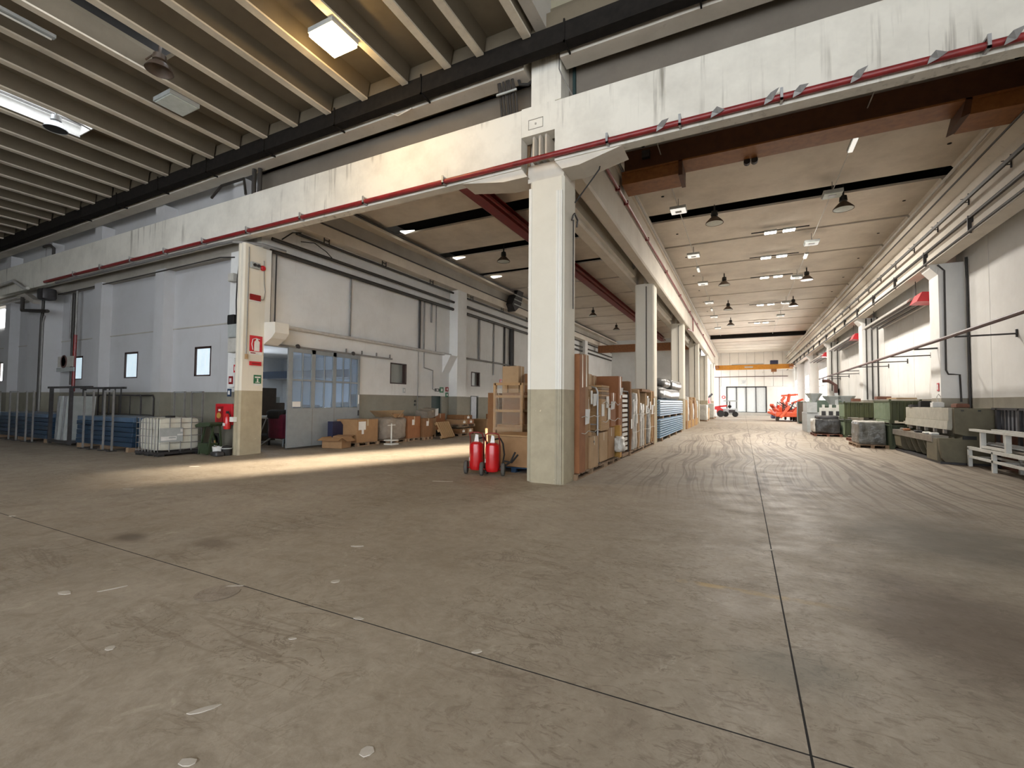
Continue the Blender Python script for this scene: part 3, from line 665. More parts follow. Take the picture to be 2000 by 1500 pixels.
# pipes on the far left pier
fl = [([(-27.35, 8.55, 1.0), (-27.35, 8.55, 5.1), (-27.25, 8.55, 5.4), (-27.25, 8.55, 6.0)], .05, 'pipe_dark', 'dark pipe rising up the broad pier behind the roll cages'),
      ([(-27.24, 8.565, 1.0), (-27.24, 8.565, 4.9), (-27.1, 8.565, 5.2)], .035, 'pipe_grey', 'grey pipe beside the dark pipe on the broad pier'),
      ([(-26.3, 9.16, 4.2), (-26.3, 9.16, 6.2)], .03, 'pipe_grey', 'short upper grey pipe left of the red drop pipe'),
      ([(-26.0, 9.14, 2.2), (-26.0, 9.14, 6.2)], .05, 'pipe_dark', 'dark riser between the broad pier and red drop pipe'),
      ([(-25.2, 8.95, 4.3), (-25.2, 8.95, 6.2)], .04, 'pipe_grey', 'grey upper end of the red drop pipe'),
      ([(-25.2, 8.95, 1.9), (-25.2, 8.95, 4.3)], .06, 'pipe_red', 'vertical red drop pipe beside the pale hose sign'),
      ([(-28.6, 8.3, 5.5), (-28.6, 8.3, 6.1), (-28.6, 8.3, 5.5), (-26.3, 8.4, 5.3)], .07, 'pipe_dark', 'thick dark bent pipe high on the broad pier'),
      ([(-36, 8.3, 6.75), (-29.7, 8.3, 6.95), (-28.4, 8.3, 6.45), (-28.1, 8.3, 6.45)], .07, 'pipe_white', 'white cranked pipe at the left end of the cross beam'),
      ([(-36, 8.6, 6.35), (-29.0, 8.6, 6.3)], .035, 'pipe_white', 'upper of two thin white pipes at the left end'),
      ([(-36, 8.6, 6.15), (-29.4, 8.6, 6.12)], .035, 'pipe_white', 'lower of two thin white pipes at the left end'),
      ([(-28.5, 9.0, 7.8), (-28.5, 9.0, 8.5)], .05, 'pipe_dark', 'short dark pipe above the cross beam at the far left'),
      ([(-27.6, 8.6, 8.3), (-27.0, 8.6, 8.3), (-26.6, 8.6, 8.1), (-26.6, 8.6, 7.75)], .06, 'pipe_dark', 'dark elbow pipe above the cross beam at the far left'),
      ([(-15.2, 8.6, 8.1), (-14.6, 8.55, 8.35), (-13.4, 8.5, 8.3), (-13.3, 8.5, 7.8)], .04, 'pipe_dark', 'dark bent pipe on the stub pier over the corner column'),
      ([(-13.0, 8.55, 7.75), (-13.0, 8.55, 8.9)], .06, 'pipe_dark', 'first black riser beside the stub pier'),
      ([(-12.8, 8.6, 7.75), (-12.8, 8.6, 8.9)], .06, 'pipe_dark', 'second black riser beside the stub pier')]
for pts, r, m, lab in fl: pipe('pipe', lab, pts, r, m)
tag(M().lump(-26.9, -26.3, 8.2, 8.7, 5.8, 6.3, .02, 3, 4, .1).build('junction_lump', 'steel_dark', None, True), 'dark junction box at the end of the thick bent pipe', 'box')
tag(M().prism([(-29.4, 6.28), (-28.6, 6.28), (-27.6, 5.9), (-27.7, 5.75), (-28.8, 6.1), (-29.4, 6.1)], 'y', 8.35, 8.6).build('corbel_bracket', 'dull_concrete'), 'grey corbel under the cross beam by the broad pier', 'bracket', kind='structure')
# bundle of black cables beside the central stub column
cbn = thing('cable_bundle', 'bundle of black cables hanging behind the cross beam left of the stub column', 'cables')
for i in range(9):
    x = -4.66 + .045 * i; a = random.uniform(-.03, .03)
    M().tube([(x, 8.46 + .02 * (i % 3), 8.95), (x + a, 8.5, 8.5), (x - a + .03, 8.52, 8.1), (x + .06, 8.56, 7.7)], .024, 6).build('cable', 'pipe_dark', cbn, True)
M().box(-4.68, -4.2, 8.42, 8.45, 8.2, 8.24).build('tie', 'lamp_grey', cbn)
pipe('loop_cable', 'thick black cable loop sagging between the bundle and the stub column', [(-4.25, 8.6, 8.62), (-4.2, 8.6, 8.42), (-4.0, 8.6, 8.36), (-3.86, 8.6, 8.45)], .035, 'rubber')
pipe('pipe', 'thin teal pipe behind the central stub column', [(-3.1, 8.95, 7.8), (-3.12, 9.0, 8.7)], .04, 'door_dark')
pipe('cable', 'pale cable running down the edge of the central stub column', [(-3.27, 8.5, 8.85), (-3.27, 8.5, 8.4), (-3.2, 8.55, 8.2), (-3.0, 8.6, 7.8)], .012, 'pipe_grey')
pipe('cable', 'black cable drooping from the beam haunch beside the pillar head', [(-2.5, 8.9, 6.6), (-2.55, 8.9, 6.35), (-2.8, 8.95, 6.1), (-3.1, 9.0, 5.8)], .014, 'rubber')
pipe('cable', 'white cable clipped under the ledge beam above the warm lit beam', [(-8.6, 8.34, 8.66), (-8.3, 8.34, 8.6), (-7.7, 8.33, 8.66), (-7.3, 8.33, 8.45), (-6.9, 8.33, 8.52)], .018, 'pipe_white')
# pipe runs on the side wall of the middle aisle
mr = [((-13.28, 9.2, 4.0), (-13.28, 19.4, 3.98), .06, 'pipe_white', 'pale thick pipe along the side wall above the sliding door'),
      ((-13.2, 9.3, 6.32), (-13.2, 51, 6.32), .075, 'pipe_dark', 'lower thick dark pipe high on the side wall'),
      ((-13.15, 9.3, 6.68), (-13.15, 51, 6.68), .06, 'pipe_dark', 'second dark pipe high on the side wall'),
      ((-13.2, 10.2, 7.16), (-13.2, 51, 7.18), .05, 'pipe_dark', 'third dark pipe high on the side wall below the ledge'),
      ((-12.93, 10.2, 7.74), (-12.93, 51, 7.78), .03, 'pipe_dark', 'thin dark cable along the crane ledge'),
      ((-12.68, 11.5, 8.45), (-12.68, 51, 8.45), .04, 'pipe_dark', 'thin dark rail along the top flange of the side wall'),
      ((-13.3, 20.3, 3.95), (-13.3, 27, 3.95), .05, 'pipe_grey', 'grey pipe along the side wall past the first wall column')]
for a, b, r, m, lab in mr: pipe('pipe_run', lab, [a, b], r, m)
vr = [(12.75, 4.0, 6.3, .035, 'pipe_grey', 'grey upright pipe above the sliding door'), (16.95, 4.0, 6.3, .05, 'pipe_dark', 'dark upright pipe above the dusty window'), (17.3, 4.0, 6.3, .035, 'pipe_grey', 'grey upright pipe beside the dark one'), (18.25, 4.0, 6.3, .025, 'pipe_grey', 'thin upright pipe nearest the wall column'), (17.85, 5.4, 6.3, .04, 'pipe_grey', 'short grey pipe stub hanging near the wall column'),
      (22.3, 4.0, 6.3, .06, 'pipe_grey', 'grey upright pipe just past the wall column'), (24.05, 3.2, 6.3, .04, 'pipe_grey', 'thin grey upright pipe further past the wall column'), (25.4, 2.6, 6.3, .06, 'pipe_dark', 'dark upright pipe at the tall cartons'), (26.2, 2.6, 6.3, .16, 'pipe_dark', 'wide dark cable riser at the tall cartons')]
for y, z0, z1, r, m, lab in vr: pipe('upright_pipe', lab, [(-13.395 + r, y, z0), (-13.395 + r, y, z1)], r, m)
pipe('conduit', 'thin conduit dropping from the pale pipe to the exit sign', [(-13.34, 17.3, 3.9), (-13.34, 17.3, 3.2), (-13.34, 18.0, 3.1), (-13.34, 18.0, 2.2), (-13.34, 18.4, 2.12)], .025, 'pipe_grey')
pipe('conduit', 'thin conduit rectangle on the dado beside the exit door', [(-13.36, 16.9, 3.9), (-13.36, 16.9, .6)], .015, 'pipe_grey')
pipe('conduit', 'short level conduit with end box on the dado', [(-13.36, 16.9, 1.84), (-13.36, 17.5, 1.84)], .02, 'pipe_grey')
for k, y in enumerate((11.2, 14.1, 17.3, 20.9, 24.4, 28)):
    tag(M().bar((-13.05, y, 7.1), (-13.05, y, 7.4), .03).bar((-13.05, y + .22, 7.1), (-13.05, y + .22, 7.45), .03).bar((-13.05, y, 7.25), (-13.05, y + .22, 7.25), .03).build('pipe_hanger', 'pipe_dark'), '%s H-shaped hanger on the dark pipes of the side wall' % ORD[k], 'hanger', 'pipe hangers on the side wall')
pipe('cable', 'black loop cable at the near end of the dark wall pipes', [(-13.1, 9.6, 6.75), (-13.0, 9.9, 7.05), (-13.1, 10.3, 7.2)], .02, 'rubber')
pipe('cable', 'drooping black cable on the third dark wall pipe', [(-13.1, 10.3, 6.9), (-13.05, 10.8, 7.0), (-13.05, 11.3, 6.85), (-13.1, 11.6, 6.72)], .015, 'rubber')
dc = thing('hopper_duct', 'dark ribbed duct hung high on the side wall of the middle aisle', 'duct')
M().prism([(25.6, 8.6), (26.4, 8.7), (26.0, 7.7), (25.2, 7.2), (24.8, 7.6)], 'x', -13.0, -12.5).build('body', 'steel_dark', dc)
for z in (7.6, 7.9, 8.2): M().box(-12.5, -12.47, 25.0, 26.2, z, z + .06).build('rib', 'lamp_grey', dc)
# sagging maroon pipe on brackets along the right wall
cl = []
for y in (12.3, 16.0, 19.2, 21.9, 24.6, 27.4, 30.4, 33.5, 36.5, 39.5): cl.append(M().bar((5.0, y, 3.45), (6.2 if not any(a - .1 < y < a + .9 for a in RY) else 5.58, y, 3.47), .04).bar((6.18, y, 3.38), (6.18, y, 3.58), .035) if not any(a - .1 < y < a + .9 for a in RY) else M().bar((5.0, y, 3.45), (5.6, y, 3.47), .05))
pipe('bracket_pipe', 'long maroon pipe carried on wall brackets along the right wall', [(5.0, 7.0, 3.56), (5.0, 17, 3.50), (5.0, 40, 3.46)], .05, 'pipe_maroon', 8, cl, clampm='pipe_dark')
pipe('down_pipe', 'thin dark pipe stepping down the white column behind the press brake', [(5.56, 19.0 - .05, 6.1), (5.72, 18.95, 5.9), (5.70, 18.95, 2.75), (5.75, 18.95, 2.62), (6.02, 18.95, 2.6), (6.04, 18.95, 1.75)], .025, 'pipe_dark')
pipe('down_pipe', 'straight dark pipe where the column meets the panel wall', [(6.16, 18.7, 1.2), (6.16, 18.7, 6.2)], .035, 'pipe_dark')
for k, (x, y) in enumerate(((5.75, 29.45), (5.98, 29.45), (6.16, 29.2), (5.75, 39.95), (6.1, 39.95))):
    pipe('down_pipe', ['dark pipe on the column above the green containers', 'second dark pipe above the green containers', 'third dark pipe above the green containers against the wall', 'dark pipe on the column above the grey machine', 'second dark pipe above the grey machine'][k], [(x, y, 1.9 if k < 3 else 2.6), (x, y, 6.1)], .03, 'pipe_dark')
pipe('red_riser', 'short maroon pipe rising behind the grey funnel machine', [(5.9, 39.5, 1.0), (5.9, 39.5, 3.0), (5.5, 39.5, 3.3), (5.1, 39.5, 3.3)], .12, 'pipe_maroon')

# ---- radiant heaters under the right girder
def heater(y, lab):
    o = thing('radiant_heater', lab, 'heater', (5.75, y, 5.35), group='radiant heaters under the runway girder')
    M().prism([(-.35, -.12), (.30, -.16), (.34, .16), (-.2, .2)], 'y', -.55, .25).build('burner_box', 'sign_red', o)
    for dx in (-.28, -.02, .24): M().tube([(dx, .25, .02), (dx, 7.2, .02)], .05, 8).build('tube', 'lamp_brown', o, True)
    M().prism([(-.42, .0), (-.3, .16), (.36, .16), (.45, .02), (.43, .02), (.34, .13), (-.28, .13), (-.4, -.02)], 'y', .3, 7.3).build('reflector', 'lamp_reflector', o)
    M().bar((-.1, .5, .15), (-.1, .5, .85), .02).bar((-.1, 6.5, .15), (-.1, 6.5, .85), .02).build('hanger', 'steel_dark', o)
heater(20.9, 'red-boxed radiant tube heater over the ribbed green containers')
heater(31.4, 'red-boxed radiant tube heater over the grey funnel machine')
heater(41.9, 'red-boxed radiant tube heater beside the first bright window bay')

# ---- lamps
bl = thing('bell_lamp', 'x', 'lamp', (0, 0, 0), group='bell lamps of the wide aisle')
M().lathe([(.0, 1.28), (.012, 1.28), (.012, .60), (.03, .60), (.03, .42), (.10, .40), (.12, .24), (.07, .22)], n=14).build('ballast', 'lamp_black', bl, True)
M().lathe([(.07, .22), (.10, .20), (.20, .10), (.29, .0), (.30, -.04), (.28, -.04), (.19, .08), (.09, .18)], n=22).build('reflector', 'lamp_brown', bl, True)
M().lathe([(.0, -.02), (.285, -.02), (.285, -.035), (.0, -.05)], n=22).build('lens', 'lamp_glass', bl, True)
n_ = 0
for x, ys, row in ((-.85, (17.6, 27.2, 34.5, 41.6), 'left'), (3.0, (18.1, 27.8, 34.9), 'right')):
    for k, y in enumerate(ys):
        lab = 'black-topped bell lamp, %s from the orange crane in the %s lamp row' % (ORD[k], row)
        if n_ == 0: bl.location = (x, y, 8.08); bl['label'] = lab
        else: copy_tree(bl, (x, y, 8.08), label=lab)
        n_ += 1
bm2 = None
for k, (x, y, z) in enumerate(((-9.7, 18.3, 8.05), (-9.85, 32.8, 8.05), (-9.9, 40, 8.05))):
    c = copy_tree(bl, (x, y, z), label='dark bell lamp, %s in the shadowed middle aisle' % ORD[k]); c['group'] = 'bell lamps of the middle aisle'
# bell lamps of the front hall
bf = thing('bell_lamp', 'brown dusty bell lamp below the dark roof slot of the front hall', 'lamp', (-11.05, 5.1, 8.62), group='bell lamps of the front hall')
M().lathe([(.0, .70), (.02, .70), (.02, .60), (.03, .60), (.03, .36), (.12, .34), (.13, .22), (.07, .2)], n=14).build('ballast', 'lamp_brown', bf, True)
M().lathe([(.07, .2), (.14, .17), (.22, .08), (.26, .0), (.245, .0), (.20, .07), (.12, .15)], n=22).build('reflector', 'lamp_brown', bf, True)
M().tube([(-.62, .0, .45), (-.1, .0, .45)], .02, 6).build('arm', 'lamp_brown', bf)
b2 = thing('bell_lamp', 'silver bell lamp hanging in front of the bright roof light', 'lamp', (-15.85, 5.05, 8.60), group='bell lamps of the front hall')
M().lathe([(.0, .72), (.02, .72), (.02, .55), (.03, .55), (.03, .36), (.10, .34), (.11, .22), (.07, .2)], n=14).build('ballast', 'galvanised', b2, True)
M().lathe([(.07, .2), (.12, .17), (.19, .08), (.25, -.02), (.235, -.02), (.18, .07), (.10, .15)], n=22).build('reflector', 'galvanised', b2, True)
M().lathe([(.0, .0), (.23, .0), (.23, -.012), (.0, -.02)], n=20).build('lens', 'lamp_black', b2, True)
M().tube([(0, -.6, .45), (0, .0, .45), (0, .5, .4), (-.0, .72, .36)], .02, 6).build('arm', 'pipe_grey', b2); M().tube([(.0, 0, .62), (.36, 0, .62)], .02, 6).build('arm', 'pipe_grey', b2)
# flat square lamps of the wide aisle, strung along two conduits
def flat_lamp(lit):
    o = thing('flat_lamp', 'x', 'lamp', group='flat square lamps of the wide aisle')
    M().box(-.26, .26, -.24, .24, .03, .12).build('housing', 'lamp_grey', o)
    M().box(-.24, .24, -.22, .22, .0, .03).build('diffuser', 'lamp_soft' if lit else 'lamp_glass', o)
    M().box(-.10, .10, -.08, .08, -.012, .0).build('reflector_plate', 'galvanised', o)
    M().tube([(0, 0, .12), (0, 0, .45)], .012, 6).build('hanger', 'pipe_grey', o); return o
fa, fb = flat_lamp(True), flat_lamp(False)
for x, ys, src, row in ((-1.92, (11.0, 16.4, 21.8, 27.2, 32.6, 38.1, 44.0), fa, 'left'), (2.57, (11.4, 17.2, 22.1, 27.8, 34.6, 39.5), fb, 'right')):
    for k, y in enumerate(ys):
        lab = '%s square lamp, %s from the cross beam in the %s string' % ('lit white' if row == 'left' else 'unlit grey-green', ORD[k], row)
        if k == 0: src.location = (x, y, 8.2); src['label'] = lab
        else: copy_tree(src, (x, y, 8.2), label=lab)
    pipe('lamp_conduit', 'thin pale conduit carrying the %s string of square lamps' % row, [(x, 9.5, 8.34), (x, 50, 8.34)], .014, 'pipe_white', 6)
tb = thing('tube_lamp', 'x', 'lamp', group='tube lamps of the wide aisle')
M().box(-.07, .07, -.36, .36, .0, .07).build('housing', 'lamp_grey', tb); M().box(-.05, .05, -.34, .34, -.03, .0).build('diffuser', 'lamp_soft', tb)
for k, (x, y) in enumerate(((2.56, 14.1), (2.57, 24.0), (-1.92, 24.3), (-1.92, 35.2))):
    lab = 'small white tube lamp ' + ('just behind the orange crane', 'between square lamps of the right string', 'between square lamps of the left string', 'further along the left string')[k]
    if k == 0: tb.location = (x, y, 8.25); tb['label'] = lab
    else: copy_tree(tb, (x, y, 8.25), label=lab)
# lit twin floods; the last two are added to light the far aisle
tf = thing('twin_floodlight', 'x', 'lamp', group='lit twin floodlights of the wide aisle')
M().box(-1.0, 1.0, -.02, .02, .03, .07).build('bar', 'pipe_dark', tf)
for dx in (-.32, .32):
    M().box(dx - .22, dx + .22, -.13, .13, -.02, .06).build('housing', 'lamp_grey', tf); M().box(dx - .2, dx + .2, -.115, .115, -.04, -.02).build('lens', 'lamp_flood', tf)
for k, (x, y) in enumerate(((1.36, 20.8), (1.34, 24.35), (1.42, 28.2), (1.45, 36.0), (1.45, 44.0))):
    lab = 'glaring twin floodlight on a bar, %s from the orange crane' % ORD[k]
    if k == 0: tf.location = (x, y, 8.5); tf['label'] = lab
    else: copy_tree(tf, (x, y, 8.5), label=lab)
    area('floodlight_light', (x, y, 8.42), (x, y, 0), 1.1, .3, 380, (1.0, .94, .86), 175)
# front hall panel lamps
pl = thing('panel_lamp', 'glowing warm square panel lamp under the ceiling ribs', 'lamp', (-7.15, 6.24, 8.74), group='panel lamps of the front hall')
M().box(-.33, .33, -.33, .33, .02, .12).build('housing', 'lamp_grey', pl); M().box(-.31, .31, -.31, .31, -.05, .02).build('diffuser', 'lamp_warm', pl)
pl2 = thing('panel_lamp', 'unlit grey-green panel lamp under the ceiling ribs', 'lamp', (-12.2, 6.02, 8.74), group='panel lamps of the front hall')
M().box(-.36, .36, -.33, .33, .02, .12).build('housing', 'lamp_grey', pl2); M().box(-.33, .33, -.30, .30, .0, .02).build('diffuser', 'lamp_glass', pl2)
for x in (-.3, -.1, .1, .3): M().box(x - .015, x + .015, .3, .34, .1, .2).build('clip', 'steel_dark', pl2)
ft = thing('tube_lamp', 'long bare fluorescent fitting at the top of the front hall ceiling', 'lamp', (-12.15, 2.9, 8.72))
M().box(-.06, .06, -.9, .9, .04, .1).build('housing', 'lamp_grey', ft); M().tube([(0, -.85, .0), (0, .85, .0)], .02, 8).build('tube', 'white_frame', ft, True)
# small roof-light glints in the middle aisle ceiling
for k, y in enumerate((14.62, 18.45, 22.2)):
    struct('rooflight', '%s small bright roof light at the edge of the middle aisle ceiling' % ORD[k], 'roof light', M().prism([(-12.5, y - .12), (-11.9, y + .06), (-12.5, y + .2)], 'z', 8.56, 8.6), 'skylight_glow')

# ---- cranes
oc = thing('overhead_crane', 'brown-orange overhead crane girder just behind the cross beam', 'crane')
M().box(-2.9, 5.2, 12.62, 13.05, 8.02, 8.62).build('girder_web', 'crane_brown', oc)
M().box(-2.95, 5.2, 12.5, 13.2, 7.98, 8.02).build('bottom_flange', 'crane_orange', oc)
M().box(-2.95, -1.45, 12.55, 13.35, 7.68, 7.98).build('end_carriage', 'crane_orange', oc)
M().box(4.25, 5.2, 12.55, 13.35, 7.68, 7.98).build('end_carriage', 'crane_orange', oc)
M().box(-1.46, -1.36, 12.5, 13.3, 7.62, 8.05).build('stiffener', 'crane_brown', oc)
M().prism([(4.25, 7.68), (4.1, 7.62), (4.2, 8.05), (4.3, 8.05)], 'y', 12.5, 13.3).build('stiffener', 'crane_brown', oc)
for x in (.15, .32): M().lathe([(.0, -.06), (.08, -.06), (.08, .06), (.0, .06)], (x, 13.2, 7.93), 12, 'y').build('trolley_wheel', 'steel_dark', oc, True)
M().box(-2.4, -2.2, 12.5, 12.62, 8.3, 8.5).build('buffer', 'steel_dark', oc)
yc = thing('overhead_crane', 'bright yellow overhead crane near the far wall of the wide aisle', 'crane')
M().box(-3.0, 5.2, 61.8, 62.4, 5.72, 6.28).build('girder', 'crane_yellow', yc)
M().box(-3.0, -2.6, 61.0, 63.2, 5.85, 6.2).build('end_carriage', 'crane_orange', yc); M().box(4.8, 5.2, 61.0, 63.2, 5.85, 6.2).build('end_carriage', 'crane_orange', yc)
M().box(2.9, 3.7, 61.5, 62.6, 6.3, 6.72).build('hoist', 'navy', yc); M().box(3.0, 3.55, 61.7, 62.5, 5.4, 5.72).build('hook_block', 'crane_orange', yc)
M().box(-1.2, 2.2, 61.9, 62.3, 6.32, 6.46).build('light_strip', 'white_frame', yc)
M().box(.2, 1.1, 61.77, 61.8, 5.92, 6.08).build('lettering_plate', 'fluff', yc)
M().tube([(3.2, 62.1, 5.4), (3.2, 62.1, 5.2)], .04, 6).build('hook', 'crane_orange', yc)
oc2 = tag(M().box(-13.0, -4.28, 45.0, 45.5, 6.6, 7.32).build('overhead_crane', 'crane_orange'), 'dim orange crane girder at the back of the middle aisle', 'crane')
rgd = thing('red_girder', 'dark red steel beam hung lengthwise under the middle aisle ceiling', 'beam', kind='structure')
M().box(-7.66, -7.30, 9.2, 50, 8.08, 8.12).box(-7.5, -7.46, 9.2, 50, 8.12, 8.48).box(-7.66, -7.30, 9.2, 50, 8.48, 8.52).build('i_beam', 'girder_red', rgd)
M().tube([(-7.22, 9.2, 8.2), (-7.22, 50, 8.2)], .06, 8).build('pipe', 'pipe_red', rgd, True)
M().tube([(-7.75, 9.2, 8.2), (-7.75, 50, 8.2)], .06, 8).build('pipe', 'pipe_red', rgd, True)
# scraps of plastic tape tied on the red fire pipe
for k, (x, a) in enumerate(((-1.35, .2), (-.45, -.3), (.35, .4), (.75, .1), (1.5, .3), (2.4, -.2), (3.2, .3))):
    tag(M().add([(x, 8.36, 6.52), (x + .12, 8.35, 6.56), (x + .22, 8.34, 6.66 + a * .2), (x + .10, 8.36, 6.70), (x + .02, 8.33, 6.60), (x, 8.37, 6.525), (x + .12, 8.36, 6.565), (x + .22, 8.35, 6.665 + a * .2), (x + .10, 8.37, 6.705), (x + .02, 8.34, 6.605)], [(0, 1, 2, 3, 4), (9, 8, 7, 6, 5), (0, 5, 6, 1), (1, 6, 7, 2), (2, 7, 8, 3), (3, 8, 9, 4), (4, 9, 5, 0)]).build('tape_scrap', 'pipe_grey'), '%s scrap of grey plastic tape on the red fire pipe counted from the pillar' % ORD[k], 'tape', 'tape scraps on the fire pipe')

# ================================================================== SIGNS AND BOXES ON THE CORNER COLUMN
XS = -13.145
def plate(o, name, m, y0, y1, z0, z1, x=XS, t=.012): return M().box(x, x + t, y0, y1, z0, z1).build(name, m, o)
s1 = thing('extinguisher_sign', 'red fire extinguisher pictogram sign on the corner column', 'sign')
plate(s1, 'board', 'sign_red', 8.66, 9.06, 3.08, 3.56); plate(s1, 'caption', 'sign_white', 8.66, 9.06, 2.99, 3.08)
M().lathe([(.0, 0), (.07, 0), (.075, .03), (.075, .24), (.04, .29), (.03, .32), (0, .32)], (0, 0, 0), 12).v
cy = M(); cy.v = []; cy.prism([(8.80, 3.10), (8.97, 3.10), (8.97, 3.38), (8.92, 3.43), (8.91, 3.47), (8.86, 3.47), (8.85, 3.43), (8.80, 3.38)], 'x', XS + .012, XS + .018); cy.build('pictogram', 'sign_white', s1)
M().tube([(XS + .016, 8.76, 3.13), (XS + .016, 8.72, 3.3), (XS + .016, 8.75, 3.45), (XS + .016, 8.85, 3.48), (XS + .016, 8.97, 3.46)], .012, 6).build('pictogram_hose', 'sign_white', s1, True)
M().box(XS + .012, XS + .014, 8.69, 8.85, 3.02, 3.05).build('caption_text', 'sign_dark_red', s1)
s2 = thing('warning_lamp_sign', 'dark red plate sign high on the corner column', 'sign'); plate(s2, 'board', 'sign_dark_red', 8.62, 8.95, 4.62, 4.80, XS, .04); plate(s2, 'edge', 'sign_white', 8.60, 8.97, 4.59, 4.62, XS, .03)
s3 = thing('alarm_sign', 'red alarm plate below the extinguisher sign', 'sign'); plate(s3, 'board', 'sign_red', 8.67, 9.02, 2.66, 2.78, XS, .05); plate(s3, 'lettering', 'sign_dark_red', 8.72, 8.98, 2.70, 2.74, XS + .05, .002)
s4 = thing('first_aid_sign', 'green emergency sign low on the corner column', 'sign'); plate(s4, 'board', 'sign_green', 8.82, 9.06, 2.12, 2.38); plate(s4, 'caption', 'sign_white', 8.82, 9.06, 2.06, 2.12)
M().box(XS + .012, XS + .016, 8.85, 9.03, 2.29, 2.33).box(XS + .012, XS + .016, 8.92, 8.96, 2.16, 2.27).box(XS + .012, XS + .016, 8.87, 9.01, 2.15, 2.17).build('pictogram', 'sign_white', s4)
el = thing('emergency_lamp', 'grey twin-spot emergency lamp near the top of the corner column', 'lamp'); M().box(XS, XS + .1, 8.60, 8.87, 5.58, 5.76).build('housing', 'lamp_grey', el)
for y in (8.68, 8.80): M().lathe([(0, 0), (.045, 0), (.05, .03), (0, .03)], (XS + .1, y, 5.67), 12, 'x').build('spot', 'steel_dark', el, True)
M().lathe([(0, 0), (.08, 0), (.08, .05), (.05, .08), (0, .08)], (XS, 9.0, 5.66), 14, 'x').build('x', 'sign_red', None, True)
o = bpy.data.objects['x']; o.name = 'alarm_bell'; tag(o, 'round red alarm bell near the top of the corner column', 'bell')
pipe('cable', 'grey cable curling down to the dark red plate sign', [(XS + .02, 9.03, 5.9), (XS + .02, 9.06, 5.2), (XS + .02, 9.1, 4.95), (XS + .02, 9.06, 4.7), (XS + .02, 8.95, 4.68)], .012, 'pipe_grey')
sw = thing('switch_drop', 'thin conduit with a small beige switch on the corner column', 'switch'); M().tube([(XS + .01, 8.56, 2.98), (XS + .01, 8.56, 6.2)], .014, 6).build('conduit', 'pipe_grey', sw); M().box(XS, XS + .05, 8.52, 8.60, 2.84, 2.98).build('switch_box', 'card_light', sw)
for k, (y, r) in enumerate(((9.32, .028), (9.5, .022))): pipe('conduit', ('dark', 'second dark')[k] + ' conduit pair running down behind the corner column corbel', [(-13.2, y, 4.0), (-13.2, y, 6.4)], r, 'pipe_dark')
jb_ = [(-14.26, -13.97, 3.95, 4.25, 'lamp_black', 'small black box with pale cover at the top of the junction boxes'), (-14.22, -13.78, 3.53, 3.95, 'lamp_grey', 'grey electrical box on the corner pier'), (-14.2, -13.76, 3.08, 3.52, 'fluff', 'cream electrical box below the grey one on the corner pier'), (-14.3, -14.05, 5.3, 5.55, 'fluff', 'small cream junction box near the top of the corner pier'), (-14.1, -13.85, 2.0, 2.9, 'wall_white', 'white cable trunking panel above the red cabinet')]
for a, b, z0, z1, m, lab in jb_:
    o = thing('electric_box', lab, 'box'); M().box(a, b, 8.66, 8.86, z0, z1).build('body', m, o, bevel=.01); M().box(a + .02, b - .02, 8.645, 8.66, z0 + .02, z1 - .02).build('cover', m, o)
for k in range(5): pipe('cable', '%s of the ragged cables above the grey electrical box' % ORD[k], [(-14.0 + .05 * k, 8.78, 3.95), (-13.98 + .05 * k + .03 * (k % 2), 8.74, 4.7), (-14.02 + .05 * k, 8.78, 5.4), (-13.95 + .06 * k, 8.8, 6.1)], .018, ('pipe_dark', 'pipe_grey', 'card_light')[k % 3])
for k, z in enumerate((4.9, 5.2, 5.5)): tag(M().box(-13.82, -13.62, 8.70, 8.86, z, z + .2).build('junction_box', 'fluff', bevel=.01), '%s small cream junction box up the cables of the corner pier' % ORD[k], 'box', 'junction boxes on the corner pier')
hc = thing('hose_cabinet', 'red fire hose cabinet mounted low on the corner column', 'cabinet')
M().box(-14.32, -13.5, 8.42, 8.60, .88, 1.50).build('body', 'sign_red', hc, bevel=.01)
M().box(-14.22, -13.92, 8.40, 8.42, .95, 1.42).build('glass_door', 'sign_dark_red', hc); M().box(-14.12, -14.02, 8.39, 8.40, 1.28, 1.34).build('sticker', 'sign_white', hc)
M().lathe([(0, 0), (.09, 0), (.09, .02), (.03, .03), (0, .03)], (-14.07, 8.37, 1.15), 14, 'y').build('hose_reel', 'timber_yellow', hc, True)
fe = thing('fire_extinguisher', 'red fire extinguisher hung on the front of the hose cabinet', 'extinguisher', (-13.55, 8.32, .76))
M().lathe([(0, 0), (.085, 0), (.095, .03), (.095, .36), (.06, .43), (.03, .46), (0, .46)], n=18).build('cylinder', 'ext_red', fe, True); M().box(-.03, .03, -.03, .03, .46, .53).build('valve', 'steel_dark', fe)
M().box(-.05, .05, -.105, -.092, .1, .18).build('label_plate', 'sign_white', fe); M().tube([(.03, 0, .5), (.12, 0, .42), (.11, 0, .2)], .014, 6).build('hose', 'rubber', fe, True)
tag(M().box(-13.42, -13.26, 8.30, 8.42, .98, 1.12).build('paper_holder', 'paper', bevel=.004), 'white paper holder on the edge of the corner column by the extinguisher', 'holder')
for a, z, m, lab in ((-13.72, 2.45, 'sign_red', 'small red notice above the hose cabinet'), (-13.95, 2.1, 'sign_dark_red', 'small dark framed notice above the hose cabinet'), (-14.0, 1.72, 'blue_plastic', 'small blue switch box above the hose cabinet')):
    o = thing('notice', lab, 'notice'); M().box(a - .09, a + .09, 8.62, 8.64, z, z + .24).build('board', m, o); M().box(a - .05, a + .05, 8.615, 8.62, z + .06, z + .18).build('symbol', 'sign_white', o)
pipe('red_pipe', 'short thin red pipe above the hose cabinet', [(-13.6, 8.6, 2.5), (-13.6, 8.6, 1.95), (-13.5, 8.6, 1.9)], .02, 'pipe_red')
